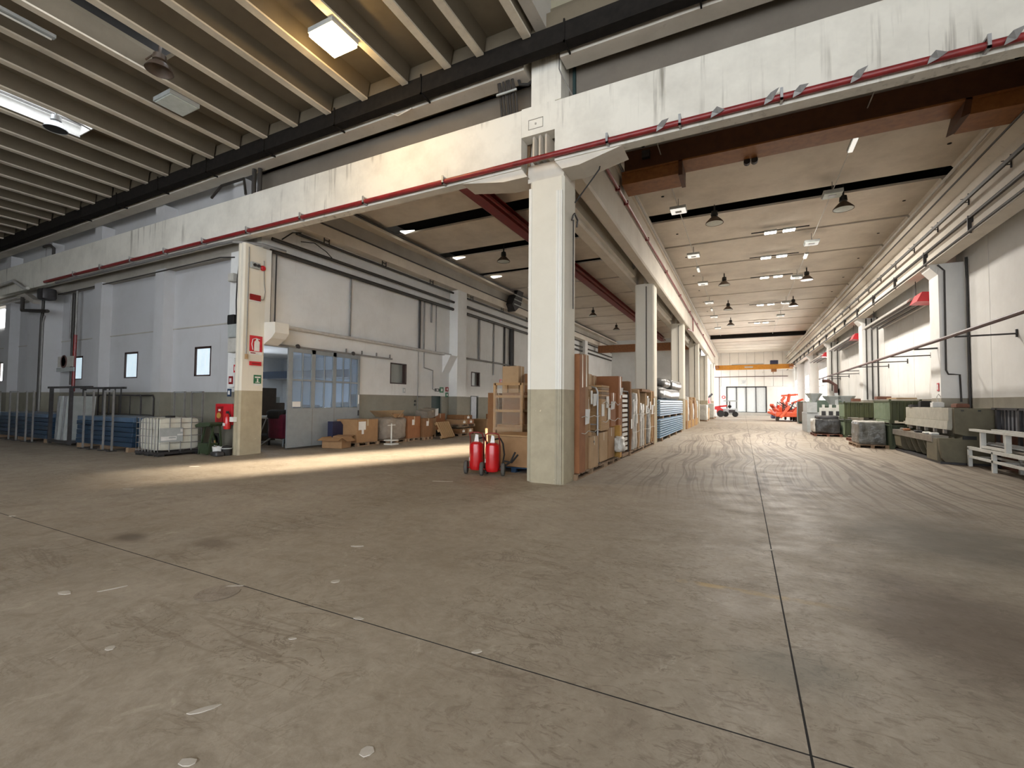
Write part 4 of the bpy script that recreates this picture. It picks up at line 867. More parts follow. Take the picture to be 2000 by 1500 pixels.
hs = thing('hose_sign', 'faded white and pink hose sign on the red drop pipe', 'sign'); M().box(-26.5, -25.1, 8.86, 8.89, 2.95, 3.4).build('board', 'fluff', hs); M().lathe([(.28, 0), (.28, .02), (.2, .02), (.2, 0)], (-25.9, 8.84, 3.18), 18, 'y').build('ring', 'pipe_maroon', hs); M().box(-26.6, -25.0, 8.86, 8.9, 2.75, 2.92).build('caption', 'lamp_grey', hs)
# exit and notice signs on the side wall
for y0, y1, z0, z1, m, lab in ((18.25, 18.62, 2.10, 2.24, 'sign_black', 'dark exit lamp above the green emergency door'), (18.66, 18.95, 2.05, 2.32, 'sign_green', 'green running-man exit sign above the emergency door'), (19.15, 19.38, 2.12, 2.34, 'sign_dark_red', 'small red notice beside the first wall column'), (19.15, 19.38, 1.84, 2.06, 'sign_green', 'small green notice under the red one by the wall column'), (15.9, 16.05, 1.98, 2.2, 'lamp_grey', 'small grey switch below the dusty window'), (24.9, 25.15, 2.75, 3.0, 'sign_red', 'small red notice behind the tall cartons')):
    o = thing('wall_sign', lab, 'sign'); M().box(-13.4, -13.37, y0, y1, z0, z1).build('board', m, o); M().box(-13.37, -13.365, y0 + (y1 - y0) * .3, y0 + (y1 - y0) * .7, z0 + (z1 - z0) * .25, z0 + (z1 - z0) * .75).build('symbol', 'sign_white', o)
for k, z in enumerate((1.62, 1.46)): tag(M().lathe([(0, 0), (.05, 0), (.05, .04), (0, .04)], (-13.4, 16.75, z), 12, 'x').build('push_button', 'sign_black', None, True), ('upper', 'lower')[k] + ' round black push button on the khaki dado', 'button', 'push buttons on the dado')
o = thing('column_notice', 'small red framed notice on the white column behind the press brake', 'notice'); M().box(5.56, 5.575, 19.12, 19.28, 2.1, 2.35).build('board', 'sign_red', o); M().box(5.555, 5.56, 19.15, 19.25, 2.14, 2.31).build('paper', 'sign_white', o)
o = thing('wall_box', 'brown framed wall box near the first bright window bay', 'box'); M().box(6.1, 6.2, 40.0, 40.6, 2.3, 2.75).build('frame', 'card_dark', o); M().box(6.08, 6.1, 40.15, 40.45, 2.4, 2.65).build('panel', 'paper', o)

# ================================================================== SLIDING DOOR
sd = thing('sliding_door', 'grey metal sliding door with glazed upper half at the side room', 'door')
XD0, XD1 = -13.36, -13.29
M().box(XD0, XD1, 10.11, 13.25, .06, 1.36).build('lower_panel', 'door_grey', sd)
for y in (11.08, 12.02): M().box(XD1, XD1 + .008, y - .01, y + .01, .08, 1.34).build('panel_seam', 'pipe_grey', sd)
for a, b in ((10.11, 10.27), (11.02, 11.17), (11.95, 12.09), (13.15, 13.25)): M().box(XD0, XD1, a, b, 1.36, 3.36).build('stile', 'door_grey', sd)
M().box(XD0, XD1, 10.27, 13.15, 3.22, 3.36).build('top_rail', 'door_grey', sd)
panes = [(10.27, 10.65), (10.67, 11.02), (11.17, 11.56), (11.58, 11.95), (12.09, 12.42), (12.44, 12.78), (12.80, 13.15)]
for a, b in panes:
    for z0, z1 in ((1.38, 2.28), (2.32, 3.22)): M().box(-13.33, -13.322, a, b, z0, z1).build('pane', 'glass_pane', sd)
for y in (10.66, 11.57, 12.43, 12.79): M().box(XD0, XD1, y - .014, y + .014, 1.36, 3.22).build('glazing_bar', 'door_grey', sd)
for a, b in ((10.27, 11.02), (11.17, 11.95), (12.09, 13.15)): M().box(XD0, XD1 - .01, a, b, 2.27, 2.33).build('glazing_bar', 'door_grey', sd)
M().box(XD1, XD1 + .02, 13.17, 13.22, 1.5, 1.85).build('handle', 'paper', sd); M().box(XD1, XD1 + .03, 13.17, 13.21, 1.05, 1.25).build('lock', 'steel_dark', sd)
M().box(-13.315, -13.31, 10.3, 10.62, 1.4, 1.58).build('notice', 'paper', sd)
for y in (10.45, 12.9): M().lathe([(0, 0), (.08, 0), (.08, .04), (0, .04)], (-13.33, y, 3.42), 12, 'x').build('roller', 'steel_dark', sd, True)
tr_ = thing('door_track', 'thin steel overhead track of the sliding door', 'rail'); M().box(-13.38, -13.30, 9.2, 15.1, 3.37, 3.43).build('rail', 'pipe_grey', tr_)
for y in (12.6, 13.4, 14.2, 15.0): M().box(-13.38, -13.34, y - .02, y + .02, 3.43, 3.58).build('bracket', 'pipe_grey', tr_)

# ---- in the side room
wb = thing('work_bench', 'cluttered work bench in the side room behind the corner column', 'bench', (-16.05, 11.2, 0))
M().box(-.9, .9, -.4, .4, .95, 1.02).build('top', 'paper', wb)
for x in (-.8, .8):
    for y in (-.34, .34): M().box(x - .04, x + .04, y - .04, y + .04, 0, .95).build('leg', 'steel_dark', wb)
M().box(-.8, .8, -.36, .36, .3, .34).build('shelf', 'steel_dark', wb)
cb_ = thing('dark_cupboard', 'dark cupboard standing behind the bench in the side room', 'cupboard', (-17.5, 12.1, 0)); M().box(-.5, .5, -.3, .3, 0, 2.1).build('body', 'lamp_brown', cb_); M().box(-.02, .02, -.32, -.3, .1, 2.0).build('door_gap', 'sign_black', cb_)
mc = thing('machine_under_film', 'dark red machine half covered with clear plastic in the side room doorway', 'machine', (-14.55, 11.0, 0))
M().lump(-.45, .35, -.4, .5, .25, 1.15, .05, 1.6, 6, .12, 3).build('body', 'purple_red', mc, True); M().lump(-.5, .2, -.45, .3, .95, 1.28, .05, 2, 5, .1, 4).build('cushion', 'rubber', mc, True)
for p in ((-.4, -.35), (.3, -.3), (.1, .4)): M().tube([(p[0] * .6, p[1] * .6, .4), (p[0] * 1.5, p[1] * 1.4, .03)], .03, 8).build('leg', 'galvanised', mc, True)
M().tube([(-.35, -.42, 1.2), (-.45, -.45, .9), (-.62, -.55, .35), (-.75, -.62, .02)], .022, 6).build('tube_frame', 'galvanised', mc, True)
gb = tag(M().prism([(-.3, 0), (.3, 0), (.36, .45), (-.36, .45)], 'y', -.3, .3).build('plastic_crate', 'grey_plastic', loc=(-14.6, 11.9, 1.0)), 'grey plastic crate on the machine in the side room', 'crate')
tag(M().lump(-.4, .4, -.35, .35, .0, 1.0, .03, 2, 5, .05).build('carton', 'card_dark', None, loc=(-14.2, 11.9, 0)), 'brown carton just inside the sliding door', 'carton')
for k, (x, y, h, m, lab) in enumerate(((-18.5, 13.2, 1.5, 'lamp_brown', 'tall brown cabinet at the back of the side room'), (-17.0, 14.2, 1.1, 'machine_grey', 'grey machine behind the first glazed panels'), (-16.2, 15.0, 1.3, 'steel_dark', 'dark machine behind the middle glazed panels'), (-15.4, 16.0, 1.5, 'grey_plastic', 'grey cabinet behind the last glazed panels'), (-19.8, 12.0, 1.7, 'paper', 'white panel leaning at the back of the side room'))):
    o = thing('room_cabinet', lab, 'cabinet', (x, y, 0)); M().box(-.5, .5, -.35, .35, .08, h).build('body', m, o, bevel=.02); M().box(.5, .515, -.3, .3, .2, h * .55).build('door', m, o); M().box(-.35, .3, -.25, .25, h, h + .25).build('top_unit', 'lamp_grey', o)
    M().box(-.45, .45, -.3, .3, 0, .08).build('plinth', 'sign_black', o)

# ================================================================== GOODS
def carton(name, lab, loc, sx, sy, sz, rz=0, m='card', tape=True, open_=False, cat='carton', group=None, label_plate=None):
    o = thing(name, lab, cat, loc, rz, group)
    hx, hy = sx / 2, sy / 2
    if open_:
        t = .012
        M().box(-hx, hx, -hy, hy, 0, .01).build('bottom', m, o)
        for q in ((-hx, hx, -hy, -hy + t), (-hx, hx, hy - t, hy), (-hx, -hx + t, -hy, hy), (hx - t, hx, -hy, hy)): M().box(q[0], q[1], q[2], q[3], 0, sz).build('side', m, o)
        L = sy * .5
        for s_, d in ((-1, 'y'), (1, 'y'), (-1, 'x'), (1, 'x')):
            f = M()
            if d == 'y': f.add([(-hx, s_ * hy, sz), (hx, s_ * hy, sz), (hx, s_ * (hy + L * .85), sz - L * .35 + (s_ > 0) * L * .5), (-hx, s_ * (hy + L * .85), sz - L * .35 + (s_ > 0) * L * .5), (-hx, s_ * hy, sz + .01), (hx, s_ * hy, sz + .01), (hx, s_ * (hy + L * .85), sz + .01 - L * .35 + (s_ > 0) * L * .5), (-hx, s_ * (hy + L * .85), sz + .01 - L * .35 + (s_ > 0) * L * .5)], [(0, 1, 2, 3), (7, 6, 5, 4), (0, 4, 5, 1), (1, 5, 6, 2), (2, 6, 7, 3), (3, 7, 4, 0)])
            else: f.add([(s_ * hx, -hy, sz), (s_ * hx, hy, sz), (s_ * (hx + L * .8), hy, sz - L * .45), (s_ * (hx + L * .8), -hy, sz - L * .45), (s_ * hx, -hy, sz + .01), (s_ * hx, hy, sz + .01), (s_ * (hx + L * .8), hy, sz + .01 - L * .45), (s_ * (hx + L * .8), -hy, sz + .01 - L * .45)], [(0, 1, 2, 3), (7, 6, 5, 4), (0, 4, 5, 1), (1, 5, 6, 2), (2, 6, 7, 3), (3, 7, 4, 0)])
            f.build('flap', m, o)
    else:
        M().box(-hx, hx, -hy, hy, 0, sz).build('body', m, o, bevel=.008)
        if tape: M().box(-hx - .002, hx + .002, -.03, .03, sz * .72, sz + .002).build('tape', 'tape', o)
    if label_plate:
        s_, a, b, z0, z1 = label_plate
        M().box(hx, hx + .004, a, b, z0, z1).build('paper_label', 'paper', o)
    return o
PAL = {}
def pallet(lab, loc, sx, sy, rz=0, m='timber_old', group='wooden pallets', tilt=None):
    """1.0-ish wooden pallet: deck boards, blocks, skids, each its own part"""
    o = thing('wooden_pallet', lab, 'pallet', loc, rz, group)
    if tilt: o.rotation_euler = tilt
    n = 7; bw = sy / (n * 1.35)
    key = (round(sx, 2), round(sy, 2), m)
    if key not in PAL:
        b0 = M().box(-sx / 2, sx / 2, -bw / 2, bw / 2, .10, .122).build('deck_board', m, o)
        k0 = M().box(-.06, .06, -.05, .05, .022, .10).build('block', m, o)
        s0 = M().box(-.06, .06, -sy / 2, sy / 2, 0, .022).build('skid', m, o); PAL[key] = (b0, k0, s0); first = True
    else: b0, k0, s0 = PAL[key]; first = False
    for i in range(n):
        y = -sy / 2 + bw / 2 + (sy - bw) * i / (n - 1)
        if first and i == 0: b0.location = (0, y, 0)
        else: child_copy(b0, (0, y, 0), o)
    for i in range(3):
        x = (-sx / 2 + .06, 0, sx / 2 - .06)[i]
        if first and i == 0: s0.location = (x, 0, 0)
        else: child_copy(s0, (x, 0, 0), o)
        for j in range(3):
            y = (-sy / 2 + .06, 0, sy / 2 - .06)[j]
            if first and i == 0 and j == 0: k0.location = (x, y, 0)
            else: child_copy(k0, (x, y, 0), o)
    return o

# ---- wheeled extinguishers
def wheeled(loc, rz, lab):
    o = thing('wheeled_extinguisher', lab, 'extinguisher', loc, rz, 'wheeled fire extinguishers')
    M().lathe([(0, .10), (.13, .10), (.155, .14), (.16, .20), (.16, .62), (.15, .68), (.10, .72), (.05, .735), (0, .735)], n=26).build('cylinder', 'ext_red', o, True)
    M().tube([(-.15, .12, .16), (-.155, .14, .62), (-.15, .05, .80), (-.14, -.12, .92), (-.06, -.16, .95), (.06, -.16, .95), (.14, -.12, .92), (.15, .05, .80), (.155, .14, .62), (.15, .12, .16)], .014, 8).build('handle_frame', 'pipe_red', o, True)
    M().tube([(-.26, .02, .14), (.26, .02, .14)], .016, 8).build('axle', 'ext_red', o, True)
    for s_ in (-1, 1):
        wh = M().lathe([(.05, -.04), (.12, -.045), (.145, -.03), (.15, 0), (.145, .03), (.12, .045), (.05, .04)], (s_ * .235, .02, .15), 24, 'x').build('wheel', 'tyre_grey', o, True)
        M().lathe([(0, -.035), (.085, -.035), (.085, .035), (0, .035)], (s_ * .24, .02, .15), 18, 'x').build('rim', 'rubber', wh, True)
    M().prism([(-.05, .72), (.05, .72), (.04, .88), (-.02, .9)], 'y', -.04, .05).build('valve_cover', 'sign_white', o)
    M().tube([(.04, .05, .8), (.16, .10, .82), (.22, .16, .70), (.25, .20, .45), (.22, .22, .28), (.26, .2, .2)], .02, 8).build('hose', 'rubber', o, True)
    M().box(-.155, -.145, -.06, .03, .30, .38).build('sticker', 'sign_white', o)
    return o
wheeled((-5.42, 9.0, 0), R(24), 'red wheeled extinguisher further from the pillar')
e2 = wheeled((-4.96, 8.92, 0), R(24), 'red wheeled extinguisher closest to the large pillar with a long hose')
for k, p in enumerate(([(.26, .2, .2), (.40, .1, .30), (.50, .05, .52)], [(.24, .22, .3), (.42, .16, .28), (.56, .12, .46)])): M().tube(p, .022, 8).build('hose_nozzle', 'rubber', e2, True)

# ---- crate and tall packs left of the large pillar
pallet('dark blue pallet under the big carton behind the wheeled extinguishers', (-4.78, 10.15, 0), 1.1, 1.1, 0, 'blue_plastic')
carton('pallet_carton', 'big plain carton on a blue pallet behind the wheeled extinguishers', (-4.78, 10.15, .124), 1.1, 1.05, .70, 0, 'card')
tag(M().box(-.62, .6, -.6, .6, 0, .03).build('plywood_sheet', 'timber', loc=(-4.85, 10.2, .83)), 'loose plywood sheet on top of the big carton', 'sheet')
cr = thing('timber_crate', 'open timber crate wrapped in clear film behind the big carton', 'crate', (-5.85, 11.75, 0))
for x in (-.42, .42):
    for y in (-.35, .35): M().box(x - .04, x + .04, y - .04, y + .04, 0, 2.16).build('post', 'timber', cr)
for z in (.85, 1.35, 1.75, 2.1): M().box(-.42, .42, -.39, -.35, z, z + .07).build('rail', 'timber', cr); M().box(.38, .42, -.35, .35, z, z + .07).build('rail', 'timber', cr)
M().box(-.38, .38, -.30, .33, .05, 1.0).build('content', 'card', cr); M().box(-.36, .34, .0, .33, 1.0, 1.9).build('content', 'card_dark', cr)
M().box(-.44, .46, -.42, -.41, .8, 2.0).build('film', 'film_clear', cr)
tall = [(-6.3, 12.6, .55, .4, 2.72, 'card_light', 'tall pale carton rising behind the timber crate'), (-5.45, 12.7, .18, .5, 2.72, 'timber', 'narrow upright timber pack beside the large pillar'), (-5.75, 12.9, .5, .3, 2.5, 'card_dark', 'tall dark carton between the timber crate and pillar'), (-6.75, 12.3, .2, .6, 1.9, 'card_dark', 'dark upright board left of the timber crate'), (-5.1, 12.1, .25, .3, 2.0, 'lamp_grey', 'grey wrapped bundle behind the large pillar')]
for x, y, sx, sy, h, m, lab in tall: carton('tall_pack', lab, (x, y, 0), sx, sy, h, 0, m, True, cat='pack', group='tall packs left of the large pillar')
for k, (x, y, sx, sy, z, h, m) in enumerate(((-7.2, 13.6, .9, .7, 0, .75, 'card'), (-7.0, 14.6, .8, .8, 0, .9, 'card_dark'), (-7.9, 15.8, .8, .8, 0, .7, 'card_light'), (-6.6, 16, 1.0, .9, 0, 1.1, 'card'), (-8.4, 17.6, 1.0, .9, 0, .85, 'card_dark'))):
    carton('floor_carton', 'carton on the floor of the middle aisle, %s counted from the timber crate' % ORD[k], (x, y, z), sx, sy, h, .1 * k, m, group='cartons on the middle aisle floor')

# ---- row along the side wall
carton('open_carton', 'open carton with spread flaps in front of the sliding door', (-12.55, 11.5, 0), .78, .52, .36, R(12), 'card', open_=True)
o = thing('blue_bin', 'dark blue plastic bin leaning at the sliding door', 'bin', (-13.05, 11.9, 0)); M().prism([(-.25, 0), (.25, 0), (.25, .72), (.1, .88), (-.25, .88)], 'x', -.12, .12).build('body', 'navy', o); M().box(-.14, .14, -.27, .27, .0, .05).build('rim', 'navy', o)
pallet('old pallet under the carton with a torn white label', (-12.75, 12.65, 0), 1.1, 1.1)
carton('pallet_carton', 'brown carton with a torn white label on a pallet', (-12.75, 12.65, .124), 1.0, 1.05, .82, 0, 'card', label_plate=(1, -.45, -.1, .45, .75))
M().box(.505, .51, -.3, -.2, .3, .5).build('torn_strip', 'paper', bpy.data.objects[COL.objects[-1].parent.name])
pallet('old pallet under the wrapped sack bale', (-12.55, 14.0, 0), 1.1, 1.1)
bg_ = thing('sack_bale', 'bulging film-wrapped bale of sacks with flaps on top', 'bale', (-12.55, 14.0, .124)); M().lump(-.55, .55, -.56, .56, 0, .85, .09, 2.2, 9, .16, 5).build('sacks', 'bag_grey', bg_, True)
for a, s_ in ((-.45, 1), (.45, -1)): M().add([(-.5, a * .2, .86), (.5, a * .2, .86), (.45, a * 1.1, 1.12), (-.45, a * 1.1, 1.10), (-.5, a * .2, .875), (.5, a * .2, .875), (.45, a * 1.1, 1.135), (-.45, a * 1.1, 1.115)], [(0, 1, 2, 3), (7, 6, 5, 4), (0, 4, 5, 1), (1, 5, 6, 2), (2, 6, 7, 3), (3, 7, 4, 0)]).build('flap', 'card_light', bg_)
M().box(-.3, .4, -.1, .5, .85, 1.0).build('top_carton', 'card', bg_)
wp = thing('white_stand', 'white tubular stand in front of the sack bale', 'stand', (-11.75, 13.35, 0)); M().box(-.2, .2, -.18, .18, .0, .05).box(-.2, .2, -.18, .18, .14, .18).build('base', 'white_frame', wp); M().tube([(0, 0, .05), (0, 0, .78)], .025, 8).build('post', 'white_frame', wp, True); M().bar((0, -.2, .72), (0, .2, .72), .03).build('cross_bar', 'white_frame', wp)
row = [(-12.5, 15.0, 1.0, .8, .124, .88, 'card_rust', 'rusty brown carton on a pallet past the sack bale'), (-12.3, 15.75, .9, .62, .124, .78, 'card_dark', 'dark brown carton beside the leaning pallet'), (-12.8, 16.6, .7, 1.0, .124, .75, 'card', 'carton carrying the grey tilted box')]
for x, y, sx, sy, z, h, m, lab in row:
    pallet('old pallet under the %s' % lab, (x, y, 0), sx, sy); carton('pallet_carton', lab, (x, y, z), sx, sy, h, 0, m, label_plate=(1, -.15, .0, h * .6, h * .85))
o = carton('tilted_carton', 'grey-brown carton tilted on top with a white sheet', (-12.6, 16.6, .92), .6, .95, .34, R(8), 'bag_grey'); o.rotation_euler = (R(8), R(6), R(8)); M().box(.31, .316, .2, .48, .05, .36).build('white_sheet', 'paper', o)
pallet('light timber pallet leaning against the cartons', (-11.78, 16.75, .34), .75, 1.05, 0, 'timber', tilt=(0, R(62), R(4)))
o = carton('round_carton', 'rounded brown carton behind the stacked pallets', (-12.9, 17.7, .3), .5, .8, .75, 0, 'card_rust')
stk = [(0.0, 'lower'), (.42, 'upper')]
for z, w_ in stk: pallet('%s dark pallet of the low stack near the exit door' % w_, (-12.3, 18.7, z), 1.1, 1.3)
for k, (y, z, sy, m) in enumerate(((18.4, .124, .6, 'card_dark'), (19.0, .124, .5, 'card'), (18.45, .544, .6, 'card'), (19.05, .544, .55, 'card_rust'), (18.8, .76, .7, 'card_dark'))):
    carton('flat_carton', ['flat carton left on the lower pallet of the low stack', 'flat carton right on the lower pallet of the low stack', 'flat carton left on the upper pallet of the low stack', 'flat carton right on the upper pallet of the low stack', 'dark carton crowning the low stack near the exit door'][k], (-12.3, y, z), 1.0, sy, .21, 0, m, group='flat cartons of the low stack', label_plate=(1, -.1, .1, .05, .15))
for k, (x, y, sx, sy, h, m) in enumerate(((-12.4, 21.2, 1.0, .9, .7, 'card'), (-12.2, 22.4, .9, .9, .95, 'card_dark'), (-12.3, 23.8, 1.0, 1.0, .8, 'paper'), (-12.0, 25.2, 1.1, 1.1, 1.0, 'card'), (-11.8, 26.8, 1.0, 1.0, .9, 'card_rust'))):
    carton('wall_row_carton', 'carton in the wall row past the wall column, %s from the column' % ORD[k], (x, y, 0), sx, sy, h, .05 * k, m, group='cartons past the wall column', label_plate=(1, -.2, .15, .3, .6))

# ---- row at the edge of the wide aisle
XF = -3.12
pallet('long timber pallet under the first tall cartons of the aisle row', (-3.65, 10.4, 0), 1.05, 2.3, 0, 'timber_old')
pallet('timber pallet under the second group of the aisle row', (-3.65, 12.35, 0), 1.05, 1.5, 0, 'timber_old')
aisle = [(9.62, 1.0, .42, 2.56, .124, 'card_rust', 'tall rust brown pack next to the large pillar'), (10.05, .9, .34, 2.60, .124, 'card', 'tall brown pack second from the large pillar')]
for y, sx, sy, h, z, m, lab in aisle: carton('tall_pack', lab, (-3.62, y, z), sx, sy, h, 0, m, cat='pack', group='tall packs of the aisle row')
carton('pallet_carton', 'square carton with a hole at the foot of the aisle row', (-3.55, 10.55, .124), .85, .62, .72, 0, 'card_light')
M().lathe([(0, 0), (.03, 0), (.03, .004), (0, .004)], (.425, -.05, .6), 10, 'x').build('hole', 'sign_black', COL.objects[-1].parent)
fc = thing('frame_crate', 'slim timber frame crate with paper tags above the square carton', 'crate', (-3.5, 10.35, .85))
for y in (-.28, -.1, .12): M().box(.2, .28, y - .05, y + .05, 0, 1.18).build('slat', 'timber', fc)
for z in (.02, .85, 1.1): M().box(.28, .3, -.34, .2, z, z + .07).build('rail', 'timber', fc)
for y, z in ((-.2, .55), (.1, .75), (-.3, .3)): M().box(.31, .314, y, y + .14, z, z + .32).build('paper_tag', 'paper', fc)
for k, (y, h, m) in enumerate(((10.75, 2.42, 'card_dark'), (11.25, 2.3, 'card_light'), (11.75, 2.36, 'card_rust'), (12.25, 2.42, 'card_light'), (12.72, 2.4, 'card'))):
    carton('tall_pack', 'tall upright pack behind the tubular trolley, %s from the pillar' % ORD[k], (-3.95, y, .124), .35, .44, h - .12, 0, m, cat='pack', group='tall packs of the aisle row')
tt = thing('tube_trolley', 'tall bent-tube trolley frame standing in the aisle row', 'trolley', (-3.2, 11.05, 0))
M().tube([(0, 0, .12), (0, 0, 1.9), (-.05, 0, 2.0), (-.15, 0, 2.03), (-.38, 0, 2.03), (-.48, 0, 1.95), (-.5, 0, .12)], .025, 10).build('hoop', 'galvanised', tt, True); M().box(-.52, .04, -.03, .14, .122, .16).build('base', 'lamp_brown', tt)
for z in (.6, 1.1, 1.6): M().bar((0, 0, z), (-.5, 0, z), .025).build('rung', 'galvanised', tt)
for k, (y, z, sy, h, m, lab) in enumerate(((11.45, .17, .7, .72, 'card_light', 'low carton right of the tubular trolley'), (12.2, .17, .65, .8, 'card', 'low carton with a film bundle beside it'), (11.6, .93, .8, .8, 'timber', 'timber stack of slats above the low carton'), (12.4, 1.0, .5, .9, 'card_rust', 'brown upright carton in film above the low carton'))):
    carton('row_carton', lab, (-3.5, y, z), .7, sy, h, 0, m, group='low cartons of the aisle row')
for k, (y, z) in enumerate(((11.3, 1.3), (11.75, 1.5), (11.9, 1.2))): tag(M().box(0, .006, -.12, .12, 0, .3).build('paper_tag', 'paper', loc=(-3.135, y, z)), '%s white paper tag taped on the packs right of the tubular trolley' % ORD[k], 'tag', 'paper tags of the aisle row')
fb_ = tag(M().lump(-.1, .16, -.22, .22, 0, .42, .05, 5, 6, .1, 2).build('film_bundle', 'film_white', None, True, loc=(-3.1, 12.75, .28)), 'crumpled bundle of plastic film hanging at the end of the first pallets', 'bundle')
carton('tall_pack', 'tall rust brown pack with a dark tag before the slatted rack', (-3.65, 13.3, .1), .95, .42, 2.3, 0, 'card_rust', cat='pack', group='tall packs of the aisle row')
tag(M().box(-.45, .5, -.1, .1, 0, .9).build('yellow_board', 'timber_yellow', loc=(-3.6, 13.02, .1)), 'yellow-brown board at the foot of the rust brown pack', 'board')
sr = thing('slatted_rack', 'black-framed rack of white rungs in the aisle row', 'rack', (-3.2, 13.98, 0))
M().tube([(0, .42, .12), (0, .42, 1.9), (0, .36, 1.98), (0, -.36, 1.98), (0, -.42, 1.9), (0, -.42, .12)], .022, 8).build('hoop', 'steel_dark', sr, True)
for k in range(12): M().box(-.5, .0, -.38, .36, .2 + .145 * k, .29 + .145 * k).build('rung', 'white_frame', sr)
M().box(-.6, -.1, -.4, .38, .15, 1.95).build('back_board', 'card_rust', sr); M().box(-.55, .02, -.42, .42, .03, .12).build('base', 'timber_old', sr)
pallet('long pallet under the film-wrapped boards before the second pillar', (-3.6, 16.5, 0), .95, 4.3, 0, 'timber_old')
random.seed(3)
for k in range(11):
    y = 14.6 + .41 * k; h = (2.32, 1.75, 1.95, 2.1, 1.65, 1.6, 2.0, 1.9, 1.45, 2.08, 2.1)[k]; m = ('card_dark', 'film_white', 'film_white', 'card_light', 'film_white', 'film_white', 'card_light', 'film_grey', 'film_white', 'timber', 'card')[k]
    o = thing('wrapped_board', 'upright film-wrapped board, %s after the slatted rack' % ORD[k], 'board', (-3.5, y, .124), 0, 'wrapped boards before the second pillar')
    M().lump(-.42, .36, -.13, .13, 0, h - .12, .03, 3, 7, .06, k).build('board', m, o, True)
    if k % 2 == 0: M().box(.365, .372, -.1, .12, .7 + .07 * k, 1.0 + .07 * k).build('tape_band', 'paper', o)
tag(M().box(-.42, .4, -.8, .8, 0, .09).build('timber_batten', 'card_dark', loc=(-3.5, 16.9, 2.03)), 'brown batten lying across the tops of the wrapped boards', 'batten')
# blue profiled sheets in two bundles
for z0, n, lab in ((.16, 8, 'lower bundle of light blue profiled sheets beside the second pillar'), (1.08, 7, 'upper bundle of light blue profiled sheets beside the second pillar')):
    o = thing('sheet_bundle', lab, 'sheets', (-3.6, 24.0, z0), group='bundles of blue sheets')
    p = [(-.48, .0), (.5, .0), (.5, .055), (.44, .068), (-.48, .068)]
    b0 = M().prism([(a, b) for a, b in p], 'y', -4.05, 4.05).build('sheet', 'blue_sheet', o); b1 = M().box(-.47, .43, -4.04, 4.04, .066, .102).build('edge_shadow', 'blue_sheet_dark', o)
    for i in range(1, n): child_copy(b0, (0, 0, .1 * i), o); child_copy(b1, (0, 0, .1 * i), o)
for k, (y, z) in enumerate(((20.6, 0), (22.8, 0), (25.2, 0), (27.5, 0), (20.8, .97), (22.9, .97), (25.2, .97), (27.4, .97))):
    tag(M().box(-.46, .5, -.1, .1, 0, .15 if z == 0 else .105).build('timber_bearer', 'timber_old', loc=(-3.6, y, z)), '%s timber bearer under the %s blue sheets' % (ORD[k % 4], 'lower' if z == 0 else 'upper'), 'bearer', 'timber bearers under the blue sheets')
for k, (y, z, l_, h) in enumerate(((23.6, 1.79, 6.6, .55), (22.2, 2.33, 2.2, .42), (25.8, 2.33, 3.6, .5))):
    tag(M().lump(-.5, .5, -l_ / 2, l_ / 2, 0, h, .06, 1.2, 10, .2, k).build('foam_roll', 'foam_grey', None, True, loc=(-3.6, y, z)), ['long grey film-wrapped roll lying on the blue sheets', 'short wrapped roll on top next to the second pillar', 'wrapped roll on top away from the second pillar'][k], 'roll', 'wrapped rolls on the blue sheets')
for k in range(10):
    y = 31.0 + .82 * k; h = 1.75 + .25 * math.sin(k * 2.1)
    o = thing('wrapped_board', 'upright board past the third pillar, %s in its row' % ORD[k], 'board', (-3.5, y, .1), 0, 'boards past the third pillar')
    M().lump(-.4, .35, -.2, .2, 0, h, .04, 2.5, 5, .08, 20 + k).build('board', ('card_light', 'film_white', 'card_dark', 'timber')[k % 4], o, True)
    M().box(-.4, .36, -.3, .3, -.1, .4).build('yellow_foot', 'timber_yellow' if k % 3 else 'card', o)

# ================================================================== LEFT: STOCK IN FRONT OF THE WINDOW WALL
ibc = thing('caged_tank', 'white plastic tank in a galvanised cage standing by the corner column', 'tank', (-15.28, 7.68, 0))
M().lump(-.54, .54, -.54, .54, .14, 1.08, .012, 2, 8, .10, 1).build('bottle', 'ibc_white', ibc, True)
cg = M()
for z in (.16, .36, .56, .76, .94, 1.09):
    cg.tube([(-.58, -.58, z), (.58, -.58, z), (.58, .58, z), (-.58, .58, z)], .014, 6, True)
for i in range(8):
    t = -.58 + 1.16 * i / 7
    cg.tube([(t, -.58, .12), (t, -.58, 1.09)], .013, 6)
for i in range(5):
    t = -.58 + 1.16 * i / 4
    cg.tube([(.58, t, .12), (.58, t, 1.09)], .013, 6); cg.tube([(-.58, t, .12), (-.58, t, 1.09)], .013, 6); cg.tube([(t, .58, .12), (t, .58, 1.09)], .013, 6)
tag(cg.build('cage', 'pipe_grey', ibc, True), kind='stuff')
M().box(.585, .60, -.56, .05, .40, .80).build('label_plate', 'lamp_grey', ibc); M().box(.60, .604, -.52, -.12, .45, .56).build('label', 'sign_white', ibc); M().box(.60, .604, -.02, .04, .68, .76).build('label', 'sign_white', ibc); M().box(.60, .604, -.1, .05, .58, .62).build('label', 'sign_white', ibc)
M().box(.60, .606, -.32, -.14, .50, .54).build('label_print', 'lamp_grey', ibc)
M().box(-.6, .6, -.6, .6, .05, .12).build('tray', 'steel_dark', ibc)
for x in (-.5, 0, .5):
    for y in (-.5, .5): M().box(x - .1, x + .1, y - .08, y + .08, 0, .05).build('foot', 'rubber', ibc)
M().lathe([(0, 0), (.05, 0), (.05, .12), (0, .12)], (.58, .0, .12), 10, 'x').build('valve', 'steel_dark', ibc, True)
M().lathe([(0, 1.08), (.12, 1.08), (.12, 1.13), (0, 1.14)], n=16).build('cap', 'rubber', ibc, True)
